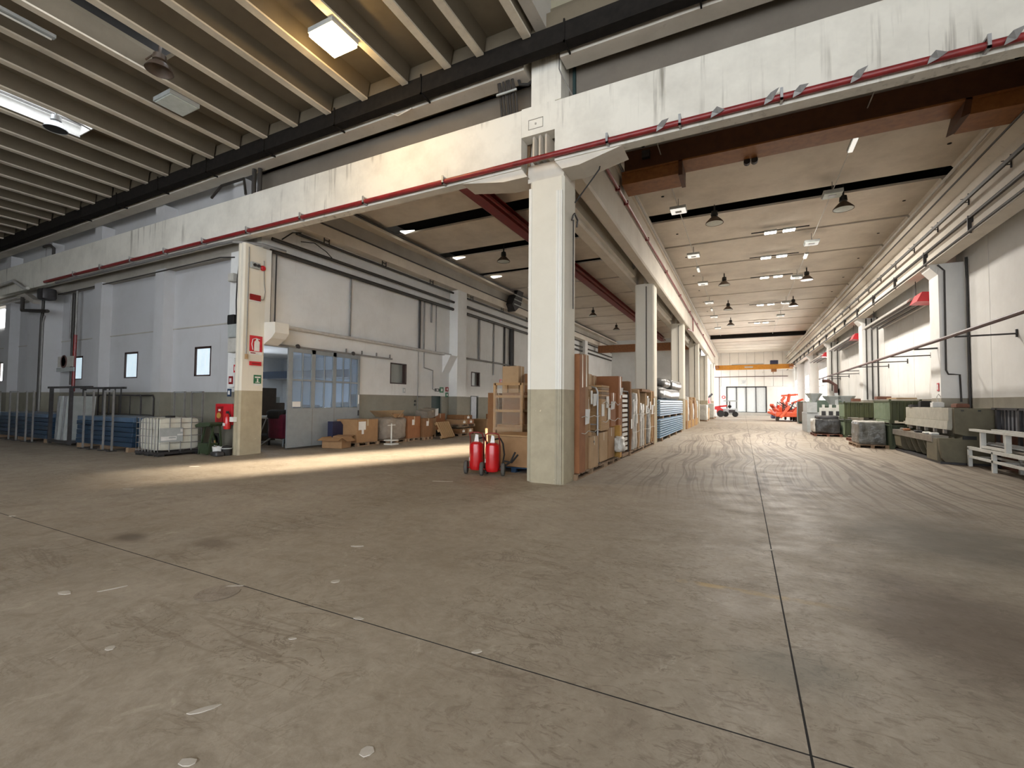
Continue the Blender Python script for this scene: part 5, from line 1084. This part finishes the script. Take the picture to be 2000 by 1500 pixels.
def blue_stack(lab, x0, x1, y0, y1, h, n):
    o = thing('panel_stack', lab, 'stack', ((x0 + x1) / 2, (y0 + y1) / 2, 0), group='stacks of dark blue panels')
    hx, hy = (x1 - x0) / 2, (y1 - y0) / 2; dz = (h - .14) / n
    for i in range(n):
        j = random.uniform(-.03, .03)
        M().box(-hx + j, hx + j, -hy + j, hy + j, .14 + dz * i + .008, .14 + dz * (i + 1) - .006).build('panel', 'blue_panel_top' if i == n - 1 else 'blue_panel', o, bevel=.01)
    for x in (-hx + .2, 0, hx - .2): M().box(x - .08, x + .08, -hy, hy, 0, .14).build('bearer', 'timber_old', o)
    return o
random.seed(5)
blue_stack('dark blue panel stack beside the white caged tank', -20.1, -16.5, 7.25, 8.35, 1.05, 6)
blue_stack('dark blue panel stack at the far left behind the posts', -27.4, -22.4, 7.3, 8.5, 1.05, 6)
def post_frame(lab, x, y, w, h):
    o = thing('post_frame', lab, 'frame', (x, y, 0), group='steel post frames around the blue panels')
    for s_ in (-1, 1): M().box(s_ * w / 2 - .022, s_ * w / 2 + .022, -.022, .022, .02, h).build('post', 'pipe_grey', o); M().box(s_ * w / 2 - .1, s_ * w / 2 + .1, -.1, .1, 0, .03).build('foot_plate', 'steel_dark', o)
    M().box(-w / 2, w / 2, -.02, .02, h - .05, h).build('cross_bar', 'galvanised', o); return o
for k, (x, y, w_) in enumerate(((-18.9, 7.12, .6), (-17.65, 7.14, .55), (-26.7, 7.15, .7), (-25.0, 7.15, .7), (-23.5, 7.15, .6), (-16.6, 8.6, .6), (-15.6, 8.6, .6))):
    post_frame(['steel post frame before the nearer blue stack, left one', 'steel post frame before the nearer blue stack, beside the tank', 'steel post frame at the extreme left', 'second steel post frame from the far left', 'third steel post frame from the far left', 'steel post frame behind the left end of the tank', 'steel post frame behind the right end of the tank'][k], x, y, w_, 1.88)
def roll_cage(lab, x0, x1, y0, y1, h):
    o = thing('roll_cage', lab, 'trolley', ((x0 + x1) / 2, (y0 + y1) / 2, 0), group='dark roll cages'); hx, hy = (x1 - x0) / 2, (y1 - y0) / 2
    M().box(-hx, hx, -hy, hy, .16, .22).build('deck', 'steel_dark', o)
    for x in (-hx + .1, hx - .1):
        for y in (-hy + .1, hy - .1): M().lathe([(0, -.03), (.07, -.03), (.07, .03), (0, .03)], (x, y, .08), 12, 'x').build('castor', 'rubber', o, True)
    for y in (-hy, hy): M().tube([(-hx, y, .2), (-hx, y, h - .1), (-hx + .08, y, h), (hx - .08, y, h), (hx, y, h - .1), (hx, y, .2)], .025, 8).build('end_hoop', 'steel_dark', o, True)
    for k in range(4):
        t = -hx + 2 * hx * (k + 1) / 5; M().tube([(t, hy, .22), (t, hy, h)], .014, 6).build('upright', 'steel_dark', o)
    M().bar((-hx, hy, h * .6), (hx, hy, h * .6), .03).build('cross_bar', 'steel_dark', o); return o
roll_cage('low dark roll cage with rounded hoops among the blue stacks', -22.6, -18.6, 8.42, 8.80, 1.75)
rk = thing('stillage', 'tall dark steel stillage holding grey panels between the blue stacks', 'rack', (-21.0, 7.45, 0))
for x in (-.75, .75):
    for y in (-.3, .6): M().box(x - .045, x + .045, y - .045, y + .045, .05, 2.02).build('post', 'steel_dark', rk)
for y in (-.3, .6): M().box(-1.0, 2.2, y - .03, y + .03, 1.96, 2.03).build('top_bar', 'steel_dark', rk)
M().box(-.8, .8, -.35, .65, .1, .18).build('base', 'steel_dark', rk)
for k in range(4): M().prism([(-.55 + .22 * k, .18), (-.42 + .22 * k, .18), (-.28 + .24 * k, 1.7), (-.38 + .24 * k, 1.7)], 'y', -.25, .5).build('grey_panel', ('galvanised', 'lamp_grey')[k % 2], rk)
for x in (.3, .7, 1.1, 1.5, 1.9): M().bar((x, .6, 1.1), (x, .6, 1.96), .03).build('hanging_bar', 'steel_dark', rk)
gc = thing('green_trolley', 'small dark green folding trolley beside the white caged tank', 'trolley', (-13.95, 8.05, 0))
M().prism([(-.38, .80), (.28, .86), (.36, .92), (.30, .97), (-.2, .95), (-.42, .88)], 'y', -.18, .22).build('top_tray', 'green_dark', gc, bevel=.01)
for a, b in (((-.2, 0, .85), (-.3, -.1, .03)), ((.2, 0, .86), (.1, -.1, .03)), ((-.2, .15, .85), (.15, .2, .03)), ((.25, .15, .86), (.28, .2, .03))): M().bar(a, b, .045).build('leg', 'green_dark', gc)
M().lathe([(.12, -.04), (.18, -.04), (.18, .04), (.12, .04), (.12, -.04)], (-.05, .25, .45), 18, 'y').build('hose_coil', 'rubber', gc, True); M().box(-.35, .1, -.1, .2, .05, .35).build('lower_box', 'green_dark', gc)
bu = thing('paint_bucket', 'white paint bucket with a wooden stick beside the corner column', 'bucket', (-13.72, 8.18, 0)); M().lathe([(0, 0), (.12, 0), (.15, .24), (.155, .26), (.14, .26), (.11, .02), (0, .02)], n=18).build('pail', 'sign_white', bu, True); M().bar((-.05, .0, .05), (-.22, .02, .42), .03).build('stick', 'timber', bu); M().tube([(-.15, 0, .25), (0, -.12, .3), (.15, 0, .25)], .006, 5).build('wire_handle', 'galvanised', bu)
tag(M().lump(-.16, .16, -.12, .12, 0, .14, .03, 4, 5, .05).build('rag_bundle', 'steel_dark', None, True, loc=(-13.5, 8.02, 0)), 'dark rag bundle on the floor before the paint bucket', 'rag')
o = thing('black_helmet', 'black round tin resting behind the paint bucket', 'tin', (-13.5, 8.3, 0)); M().lathe([(0, 0), (.13, 0), (.14, .2), (.11, .27), (0, .3)], n=16).build('body', 'rubber', o, True); M().lathe([(.14, .19), (.15, .2), (.14, .22)], n=16).build('rim', 'lamp_grey', o, True)

# ================================================================== RIGHT: MACHINES AND CONTAINERS
pb = thing('press_brake', 'old grey-green press brake with worn bed on the right', 'machine')
M().box(5.18, 5.30, 17.15, 20.95, 1.20, 1.57).build('ram_upper', 'brake_grey', pb, bevel=.01)
M().prism([(5.14, .96), (5.24, .94), (5.30, 1.2), (5.16, 1.2)], 'y', 17.15, 20.9).build('ram_lower', 'brake_grey', pb)
for k in range(5): M().box(5.15, 5.22, 17.4 + .75 * k, 17.5 + .75 * k, .84, .96).build('punch_holder', 'steel_worn', pb)
M().box(4.9, 5.28, 17.5, 21.4, .70, .76).build('bed_table', 'steel_worn', pb); M().box(4.9, 4.96, 17.5, 21.4, .58, .70).build('bed_rail', 'steel_worn', pb)
M().prism([(4.92, .60), (5.3, .60), (5.3, .08), (5.05, .08), (4.96, .2)], 'y', 20.6, 21.3).build('bed_end', 'brake_olive', pb)
for k in range(4): M().prism([(4.94, .58), (5.3, .58), (5.3, .1), (5.10, .1), (5.02, .3)], 'y', 18.35 + .6 * k, 18.40 + .6 * k).build('gusset', 'brake_olive', pb)
M().box(5.28, 5.34, 17.3, 21.3, .08, .75).build('apron', 'brake_olive', pb)
M().prism([(4.92, .72), (5.3, .72), (5.5, .80), (5.26, .86), (5.26, 1.57), (6.14, 1.57), (6.14, .04), (5.06, .04), (4.98, .14), (4.94, .4)], 'y', 17.0, 17.16).build('side_frame', 'brake_olive', pb, bevel=.01)
M().prism([(5.3, .72), (5.5, .80), (5.26, .86), (5.26, 1.57), (6.14, 1.57), (6.14, .04), (5.3, .04)], 'y', 21.0, 21.15).build('side_frame', 'brake_olive', pb)
M().box(4.92, 5.32, 17.16, 18.0, .06, .70).build('front_cover', 'brake_olive', pb, bevel=.01); M().box(5.5, 6.1, 17.16, 21.0, .06, 1.5).build('body', 'brake_olive', pb)
M().box(4.94, 6.1, 17.0, 21.2, 0, .06).build('foot_plate', 'steel_dark', pb); M().box(5.42, 5.7, 16.96, 17.0, .70, .80).build('throat_slot', 'sign_black', pb)
for x in (5.40, 5.75): M().box(x, x + .06, 16.98, 17.0, 1.48, 1.52).build('bolt_hole', 'sign_black', pb)
for k, (x, y, z, a, b, c, m, lab) in enumerate(((5.35, 19.6, 1.58, .3, .25, .18, 'rubber', 'black box on top of the press brake'), (5.45, 18.9, 1.58, .28, .22, .15, 'sign_white', 'white control box on top of the press brake'), (5.8, 18.3, 1.58, .3, .4, .10, 'timber_red', 'brown tool tray on top of the press brake'), (5.3, 20.4, 1.58, .3, .3, .06, 'steel_dark', 'flat dark part on top of the press brake'))):
    o = thing('top_item', lab, 'box', (x, y, z)); M().box(-a / 2, a / 2, -b / 2, b / 2, 0, c).build('body', m, o, bevel=.008); M().box(-a / 2 + .03, a / 2 - .03, -b / 2 + .03, b / 2 - .03, c, c + .02).build('lid', m, o)
pipe('cable_loop', 'pale cable loop standing on the white control box', [(5.5, 19.0, 1.76), (5.47, 19.0, 1.9), (5.52, 19.02, 2.0), (5.58, 19.05, 1.92), (5.6, 19.05, 1.76)], .012, 'pipe_white')
for k, (x, y, m) in enumerate(((5.02, 18.3, 'paper'), (5.05, 17.85, 'paper'), (5.05, 19.2, 'steel_dark'), (5.0, 20.2, 'card_rust'), (5.08, 20.8, 'steel_worn'))):
    tag(M().lump(-.09, .09, -.12, .12, 0, .07, .02, 6, 4, .03, k).build('bed_scrap', m, None, True, loc=(x, y, .762)), ['crumpled white cloth on the bed of the press brake', 'white cloth nearest the end of the press brake bed', 'dark part in the middle of the press brake bed', 'rusty part far along the press brake bed', 'steel part at the far end of the press brake bed'][k], 'scrap', 'small things on the press brake bed')
# white welded bench
wf = thing('steel_bench', 'white welded steel bench with raised end frame in front of the press brake', 'bench')
for y in (16.75, 15.4, 13.9, 12.4):
    M().box(5.44, 5.52, y - .04, y + .04, 0, .50).build('leg', 'white_frame', wf); M().box(5.92, 6.0, y - .04, y + .04, 0, .50).build('leg', 'white_frame', wf)
    M().box(5.52, 5.92, y - .03, y + .03, .22, .28).build('tie_bar', 'white_frame', wf)
for x in (5.44, 5.92): M().box(x, x + .08, 12.2, 16.79, .46, .54).build('side_rail', 'white_frame', wf); M().box(x, x + .06, 12.2, 16.75, .24, .30).build('low_rail', 'white_frame', wf)
for y in (16.05, 14.8): M().box(5.46, 5.56, y - .04, y + .04, .54, .98).build('upper_post', 'white_frame', wf); M().box(5.9, 5.98, y - .04, y + .04, .54, .98).build('upper_post', 'white_frame', wf)
M().box(5.44, 5.58, 12.3, 16.65, .96, 1.02).build('top_rail', 'white_frame', wf); M().box(5.88, 6.0, 12.3, 16.65, .96, 1.02).build('top_rail', 'white_frame', wf); M().box(5.47, 5.55, 14.8, 16.05, .56, .62).build('mid_rail', 'white_frame', wf)
M().box(5.58, 5.98, 12.4, 16.4, .56, .60).build('tray', 'steel_worn', wf)
for k in range(7): M().bar((5.6 + .05 * k, 12.5, .64 + .03 * (k % 3)), (5.62 + .05 * k, 16.2, .63 + .03 * ((k + 1) % 3)), .035).build('stock_bar', 'galvanised', wf)
tag(M().box(-.02, .02, -.25, .25, 0, .35).build('leaning_board', 'timber', loc=(5.8, 13.8, 1.02)), 'short timber board standing on the white bench', 'board')
wg = thing('bar_cage', 'dark barred cage standing against the wall behind the white bench', 'cage')
M().box(6.08, 6.16, 14.2, 17.0, .0, .98).build('lower_panel', 'timber_red', wg); M().box(6.14, 6.17, 14.2, 17.0, .98, 1.54).build('back', 'grey_plastic', wg)
for k in range(15): M().box(6.06, 6.09, 14.25 + .19 * k, 14.27 + .19 * k, .98, 1.54).build('bar', 'steel_dark', wg)
for y in (14.2, 15.6, 16.7): M().box(6.02, 6.1, y, y + .09, 0, 1.58).build('post', 'steel_dark', wg)
M().box(6.02, 6.1, 14.2, 17.0, 1.53, 1.59).build('head_rail', 'steel_dark', wg)
# green ribbed containers
def container(lab, x0, x1, y0, y1, z0, z1, mf, ms):
    o = thing('ribbed_container', lab, 'container', ((x0 + x1) / 2, (y0 + y1) / 2, z0), group='green ribbed steel containers'); hx, hy, h = (x1 - x0) / 2, (y1 - y0) / 2, z1 - z0
    M().box(-hx + .03, hx - .03, -hy + .03, hy - .03, .1, h).build('body', mf, o)
    n = max(4, int(2 * hx / .16))
    for i in range(n): x = -hx + .06 + (2 * hx - .12) * i / (n - 1); M().prism([(x - .045, -hy + .03), (x - .02, -hy), (x + .02, -hy), (x + .045, -hy + .03)], 'z', .12, h - .03).build('front_rib', mf, o)
    n = max(4, int(2 * hy / .18))
    for i in range(n): y = -hy + .06 + (2 * hy - .12) * i / (n - 1); M().prism([(-hx + .03, y - .045), (-hx, y - .02), (-hx, y + .02), (-hx + .03, y + .045)], 'z', .12, h - .03).build('side_rib', ms, o)
    for q in ((-hx, hx, -hy - .01, -hy + .04), (-hx, hx, hy - .04, hy), (-hx - .01, -hx + .04, -hy, hy), (hx - .04, hx, -hy, hy)): M().box(q[0], q[1], q[2], q[3], h - .05, h).build('rim', mf, o)
    for x in (-hx + .08, hx - .08):
        for y in (-hy + .08, hy - .08): M().box(x - .07, x + .07, y - .07, y + .07, 0, .12).build('foot', mf, o)
    M().box(-hx + .02, -hx + .04, -hy + .2, hy - .2, .02, .10).build('fork_rail', ms, o)
    for x in (-hx, hx - .06): M().box(x, x + .06, -hy - .005, -hy + .05, h, h + .05).build('stacking_lug', mf, o)
    return o
container('lower green container beside the press brake', 4.84, 5.78, 21.5, 23.8, 0, .90, 'green_olive_lower', 'green_olive_lower')
container('upper green container with its lit side painted pale beside the press brake', 4.84, 5.78, 21.5, 23.8, .96, 1.80, 'green_olive', 'green_pale')  # paler side ribs paint in the light on the aisle-facing side
container('lower green container behind the film-wrapped pallet', 4.5, 5.9, 28.0, 29.3, 0, .84, 'green_olive_lower', 'green_pale')
container('upper green container behind the film-wrapped pallet', 4.5, 5.9, 28.0, 29.3, .90, 1.74, 'green_olive', 'green_pale')
tag(M().box(-.3, .3, -1.0, 1.0, 0, .05).build('plywood_sheet', 'card_light', loc=(5.4, 22.7, 1.86)), 'plywood sheet lying on the pale-sided green container', 'sheet')
tag(M().box(-.2, .25, -.2, .25, 0, .12).build('brown_block', 'timber_red', loc=(5.0, 23.2, 1.855)), 'brown block on the pale-sided green container', 'block')
tag(M().box(-.15, .2, -.15, .2, 0, .14).build('brown_block', 'timber_red', loc=(5.1, 28.7, 1.80)), 'brown block on the container behind the wrapped pallet', 'block')
pallet('dark pallet under the grey film-wrapped load', (4.36, 22.4, 0), 1.0, 1.5, 0, 'timber_old')
o = thing('wrapped_load', 'cube of goods in grey plastic film on a pallet beside the green containers', 'load', (4.36, 22.4, .124)); M().lump(-.42, .42, -.7, .7, 0, .84, .035, 3.0, 12, .06, 6).build('film', 'film_grey', o, True); M().lump(-.40, .40, -.66, .66, .80, .88, .03, 5, 8, .03, 8).build('top_film', 'film_white', o, True)
pallet('red-brown pallet with white scraps between the wrapped loads', (4.75, 25.4, 0), 1.0, 1.3, 0, 'timber_red')
tag(M().lump(-.18, .18, -.2, .2, 0, .24, .06, 4, 5, .08).build('film_scrap', 'film_white', None, True, loc=(4.6, 25.1, .124)), 'crumpled white film on the red-brown pallet', 'film')
pallet('red-brown pallet under the black film-wrapped load', (3.85, 28.9, 0), 1.2, 1.6, 0, 'timber_red')
o = thing('wrapped_load', 'load wrapped in black film with pale edge on a pallet', 'load', (3.85, 28.9, .124)); M().lump(-.56, .56, -.75, .75, 0, .78, .05, 2.4, 12, .10, 9).build('film', 'film_black', o, True); M().lump(-.62, -.5, -.7, .6, .1, .75, .04, 4, 6, .05, 3).build('loose_film', 'film_white', o, True); M().lump(-.4, .5, -.6, .6, .74, .92, .05, 3, 7, .06, 5).build('top_goods', 'steel_dark', o, True)
# grey funnel machine
fm = thing('funnel_machine', 'light grey machine with funnel hoppers and a slotted white front', 'machine', (4.5, 32.6, 0))
M().box(-1.2, .9, -1.1, 1.4, .0, 1.15).build('body', 'machine_grey', fm, bevel=.02); M().box(-1.2, -.7, -1.15, .8, 1.15, 1.75).build('side_tower', 'machine_grey', fm)
M().box(-.6, 1.2, -1.2, -1.1, .9, 1.45).build('front_plate', 'white_frame', fm)
for k in range(5): M().box(-.5 + .34 * k, -.3 + .34 * k, -1.22, -1.2, 1.0, 1.25).build('slot', 'steel_dark', fm); M().box(-.46 + .34 * k, -.34 + .34 * k, -1.2, -1.05, 1.45, 1.62).build('nozzle', 'white_frame', fm)
for x, z, s_ in ((-.7, 1.75, .8), (.2, 1.6, .9), (.9, 1.6, .8)): M().lathe([(0, 0), (.12 * s_, 0), (.55 * s_, .5), (.55 * s_, .54), (.5 * s_, .54), (.08 * s_, .04)], (x, .1, z), 6).build('hopper', 'lamp_grey', fm)
M().box(.3, .45, -.2, .0, 1.6, 2.3).build('mast', 'machine_grey', fm)
gm = thing('green_machine', 'green machine tool with a red-brown drawer and white bucket', 'machine', (5.0, 37.0, 0))
M().box(-.7, .9, -.8, .9, .45, 1.9).build('body', 'machine_green', gm, bevel=.02); M().box(-.6, .9, -.95, -.8, .7, 1.1).build('drawer', 'timber_red', gm); M().box(-.75, .9, -.9, .9, 0, .45).build('base', 'machine_green', gm); M().box(-.9, -.7, -.6, .8, .3, 1.95).build('side_panel', 'green_pale', gm); M().box(-.35, -.05, -.98, -.8, 1.1, 1.5).build('dark_window', 'green_dark', gm)
tag(M().lathe([(0, 0), (.15, 0), (.2, .5), (.17, .5), (.13, .03), (0, .03)], n=14).build('white_bucket', 'sign_white', None, True, loc=(4.05, 35.8, 0)), 'white bucket in front of the green machine tool', 'bucket')
bc = thing('dark_cabinet', 'dark olive cabinet between the orange implement and green machine', 'cabinet', (4.75, 45.6, 0)); M().box(-.65, .65, -.6, .6, .12, 1.85).build('body', 'green_dark', bc, bevel=.03); M().box(-.6, .0, -.62, -.6, .2, 1.75).build('door', 'lamp_brown', bc); M().box(.04, .6, -.62, -.6, .2, 1.75).build('door', 'green_dark', bc); M().box(-.6, .6, -.55, .55, 0, .12).build('plinth', 'sign_black', bc); M().box(-.08, -.04, -.65, -.62, .9, 1.1).build('handle', 'galvanised', bc)
# orange implement
oi = thing('orange_implement', 'heap-like bright orange folding implement with many arms', 'machine', (3.95, 51.8, 0)); oi.scale = (1.35, 1.4, 1.2)
random.seed(11)
M().box(-.9, .9, -1.8, 1.8, .35, .7).build('chassis', 'orange_paint', oi, bevel=.04)
for k in range(22):
    a = Vector((random.uniform(-.9, .9), random.uniform(-2.2, 2.0), random.uniform(.3, 1.0))); b = a + Vector((random.uniform(-.7, .7), random.uniform(-1.0, 1.0), random.uniform(.2, .9)))
    M().bar(a, b, random.uniform(.12, .26), random.uniform(.10, .2)).build('arm', 'orange_paint', oi, bevel=.02)
for k in range(8): M().lathe([(.05, -.05), (.26, -.06), (.30, 0), (.26, .06), (.05, .05)], (random.uniform(-.9, .9), random.uniform(-2.2, 1.8), .32), 16, 'x').build('disc', 'lamp_brown', oi, True)
for p, q in (((-.1, -.6, 1.5), (.0, -.7, 2.15)), ((-.5, -.6, 2.0), (.5, -.7, 2.1)), ((.2, .2, 1.4), (.9, .3, 1.75)), ((-.3, -.7, 1.9), (-.5, -.8, 1.6))): M().bar(p, q, .14).build('mast', 'orange_paint', oi)
for k in range(6): M().tube([(random.uniform(-.8, .8), random.uniform(-1.8, 1.5), .9), (random.uniform(-.8, .8), random.uniform(-1.8, 1.5), 1.5), (random.uniform(-.8, .8), random.uniform(-1.8, 1.5), .8)], .03, 6).build('hose', 'rubber', oi, True)
for k, s_ in enumerate((-1, 1)): M().box(s_ * .8 - .1, s_ * .8 + .1, -1.5, -1.2, 0, .36).build('stand', 'lamp_brown', oi)
tag(M().lump(-.4, .4, -.5, .5, 0, 1.0, .12, 2.5, 7, .15, 12).build('engine_block', 'navy', None, True, loc=(3.2, 58.5, 0)), 'dark blue engine block beyond the orange implement', 'engine')
# far left: red machine, lift truck, boxes
rm_ = thing('red_loader', 'red wheeled loader far along the pillar side near the far door', 'machine', (-3.0, 60.5, 0))
M().prism([(-.9, .5), (.6, .5), (.9, .9), (.3, 1.3), (-.6, 1.2)], 'y', -.5, .5).build('body', 'ext_red', rm_, bevel=.05); M().bar((-.5, 0, 1.1), (-.75, -.2, 2.3), .2).build('arm', 'ext_red', rm_); M().bar((-.75, -.2, 2.3), (-.3, -.4, 2.75), .18).build('arm', 'steel_dark', rm_); M().bar((.2, 0, 1.2), (1.3, -.2, 1.35), .2).build('arm', 'ext_red', rm_)
for x in (-.5, .6): M().lathe([(.1, -.15), (.38, -.16), (.42, 0), (.38, .16), (.1, .15)], (x, -.4, .42), 18, 'y').build('wheel', 'rubber', rm_, True)
M().box(.3, .9, -.3, .3, .3, .75).build('engine', 'steel_dark', rm_)
lt = thing('lift_truck', 'small grey tow truck with raised bars before the far door', 'vehicle', (-1.35, 62.0, 0)); M().box(-.9, .8, -.6, .6, .35, 1.0).build('body', 'machine_grey', lt, bevel=.05)
for x in (-.55, .5): M().lathe([(.1, -.12), (.30, -.13), (.34, 0), (.30, .13), (.1, .12)], (x, -.55, .34), 18, 'y').build('wheel', 'rubber', lt, True)
M().bar((-.1, 0, 1.0), (-.1, 0, 1.95), .12).build('mast', 'steel_dark', lt); M().box(-.8, .7, -.1, .1, 1.85, 2.0).build('top_bar', 'lamp_grey', lt); M().lathe([(.08, -.03), (.2, -.03), (.2, .03), (.08, .03), (.08, -.03)], (-.1, -.2, 1.25), 16, 'y').build('steering_wheel', 'rubber', lt, True); M().box(-.2, .5, -.62, -.58, .5, .85).build('grille', 'steel_dark', lt)
for k, (x, y, s_, h, m, lab) in enumerate(((-3.4, 45.5, 1.0, 1.5, 'fluff', 'pale covered stack past the row of boards'), (-3.4, 48.0, 1.0, 1.2, 'card_light', 'low pale carton stack past the row of boards'), (-3.3, 53.0, 1.2, 1.6, 'fluff', 'pale bale near the fifth pillar'), (-3.2, 56.5, 1.0, .9, 'sign_white', 'white low bale near the red loader'))):
    o = thing('pale_bale', lab, 'bale', (x, y, 0)); M().lump(-s_ / 2, s_ / 2, -.8, .8, .1, h, .06, 2, 7, .1, 30 + k).build('cover', m, o, True); M().box(-s_ / 2, s_ / 2, -.75, .75, 0, .1).build('bearer', 'timber_old', o)
o = thing('far_wall_sign', 'small white sign with dark print above the far door', 'sign'); M().box(-.25, .55, 71.40, 71.45, 4.3, 4.95).build('board', 'sign_white', o)
for k in range(3): M().box(-.1, .4 - .1 * k, 71.385, 71.40, 4.72 - .14 * k, 4.78 - .14 * k).build('print_line', 'lamp_grey', o)
o = thing('round_sign', 'round red and white sign beside the far door', 'sign'); M().lathe([(0, 0), (.24, 0), (.24, .03), (0, .03)], (-2.45, 71.42, 2.5), 18, 'y').build('disc', 'sign_red', o, True); M().lathe([(0, 0), (.13, 0), (.13, .01), (0, .01)], (-2.45, 71.40, 2.5), 16, 'y').build('centre', 'sign_white', o, True)

# ================================================================== LITTER ON THE FLOOR
lit = [(-3.90, 3.91, .10, .045, 20, 'white paper scrap on the floor in mid view'), (-4.88, 2.06, .14, .018, 70, 'long thin white paper strip on the floor'), (-5.13, 1.83, .09, .05, 10, 'crumpled white paper beside the long thin strip'), (-3.32, 3.07, .06, .05, 40, 'small ragged paper scrap right of the joint hole'), (-3.74, 1.57, .05, .04, 5, 'small white scrap below the joint hole'), (-9.07, 2.63, .07, .05, 15, 'white scrap at the far left of the floor'), (-2.57, 1.50, .10, .03, 60, 'pale flake near the bottom of the floor'), (-1.59, 1.68, .05, .05, 30, 'crumbly white patch near the bottom edge'), (-11.91, 6.58, .18, .06, 30, 'white paper in front of the corner column'), (-2.26, 1.26, .06, .04, 20, 'white flake at the bottom edge of the floor'), (-2.79, 2.21, .04, .02, 30, 'tiny bluish chip on the floor'), (-1.58, 2.66, .05, .03, 60, 'white chip on the long floor joint'), (-2.61, 2.64, .05, .03, 15, 'white chip at the start of the floor joint'), (-5.51, 7.83, .28, .04, 25, 'pale flat strip before the wheeled extinguishers'), (-4.02, 2.58, .09, .03, 35, 'white splinter at the joint hole'), (.27, 6.0, .04, .03, 0, 'tiny white chip on the joint toward the wide aisle'), (-9.98, 4.37, .12, .03, 25, 'faint pale strip on the far left floor')]
for k, (x, y, a, b, r, lab) in enumerate(lit):
    pts = []; random.seed(40 + k)
    for i in range(7):
        t = 2 * math.pi * i / 7; q = random.uniform(.75, 1.15); pts.append((math.cos(t) * a * q * .75, math.sin(t) * b * q * .75))
    o = M().prism(pts, 'z', 0.0, .004).build('paper_scrap', 'paper_dirty', loc=(x, y, .001)); o.rotation_euler = (0, 0, R(r)); tag(o, lab, 'scrap', 'scraps on the floor')
M().lathe([(0, .001), (.16, .001), (.17, .004), (.0, .005)], n=18).build('floor_patch', 'bag_grey', None, True, loc=(-4.0, 2.42, 0)); tag(bpy.data.objects['floor_patch'], 'pale brown patched hole at the floor joint', 'patch')

# ================================================================== DRESSING OF THE AISLE ROW
for k, (y0, y1, z, dz) in enumerate(((9.45, 10.85, 1.32, .02), (9.45, 10.85, .98, -.03), (11.1, 12.9, 1.62, .06), (11.1, 12.9, 1.18, -.04), (14.5, 18.6, 1.25, .05), (14.5, 18.6, .72, -.03))):
    pipe('twine', ['upper white twine round the first packs of the aisle row', 'lower white twine round the first packs of the aisle row', 'upper white twine across the packs after the trolley', 'lower white twine across the packs after the trolley', 'upper white twine round the wrapped boards', 'lower white twine round the wrapped boards'][k], [(-3.08, y0 + (y1 - y0) * t / 6, z + dz * math.sin(t * 2.1)) for t in range(7)], .008, 'fluff', 5, group='twine round the packs', cat='twine')
for k, (y, z, a, h) in enumerate(((9.85, 1.15, .10, .34), (10.75, 1.55, .09, .30), (12.2, 1.45, .13, .22), (13.35, 1.85, .07, .22), (14.95, 1.35, .09, .35), (16.0, 1.0, .08, .3), (17.3, 1.5, .09, .3), (18.2, 1.2, .10, .36))):
    o = M().add([(0, -a, 0), (.02, a, .02), (.05, a * .8, h), (.0, -a * .9, h), (.006, -a, 0), (.026, a, .02), (.056, a * .8, h), (.006, -a * .9, h)], [(0, 1, 2, 3), (7, 6, 5, 4), (0, 4, 5, 1), (1, 5, 6, 2), (2, 6, 7, 3), (3, 7, 4, 0)]).build('paper_sheet', 'paper', loc=((-3.1, -3.195, -3.13, -3.17, -3.13, -3.13, -3.13, -3.13)[k], y, z))
    tag(o, 'white paper sheet hanging on the packs of the aisle row, %s from the large pillar' % ORD[k], 'paper', 'paper sheets on the aisle row')
for k in range(6):
    tag(M().box(-.3, .34, -.36, .36, 0, .05).build('timber_batten', 'timber' if k % 2 else 'timber_old', loc=(-3.5, 11.6 + .02 * (k % 3), 1.735 + .058 * k)), '%s slat from the bottom of the small timber pile above the low cartons' % ORD[k], 'slat', 'slats of the small timber pile')
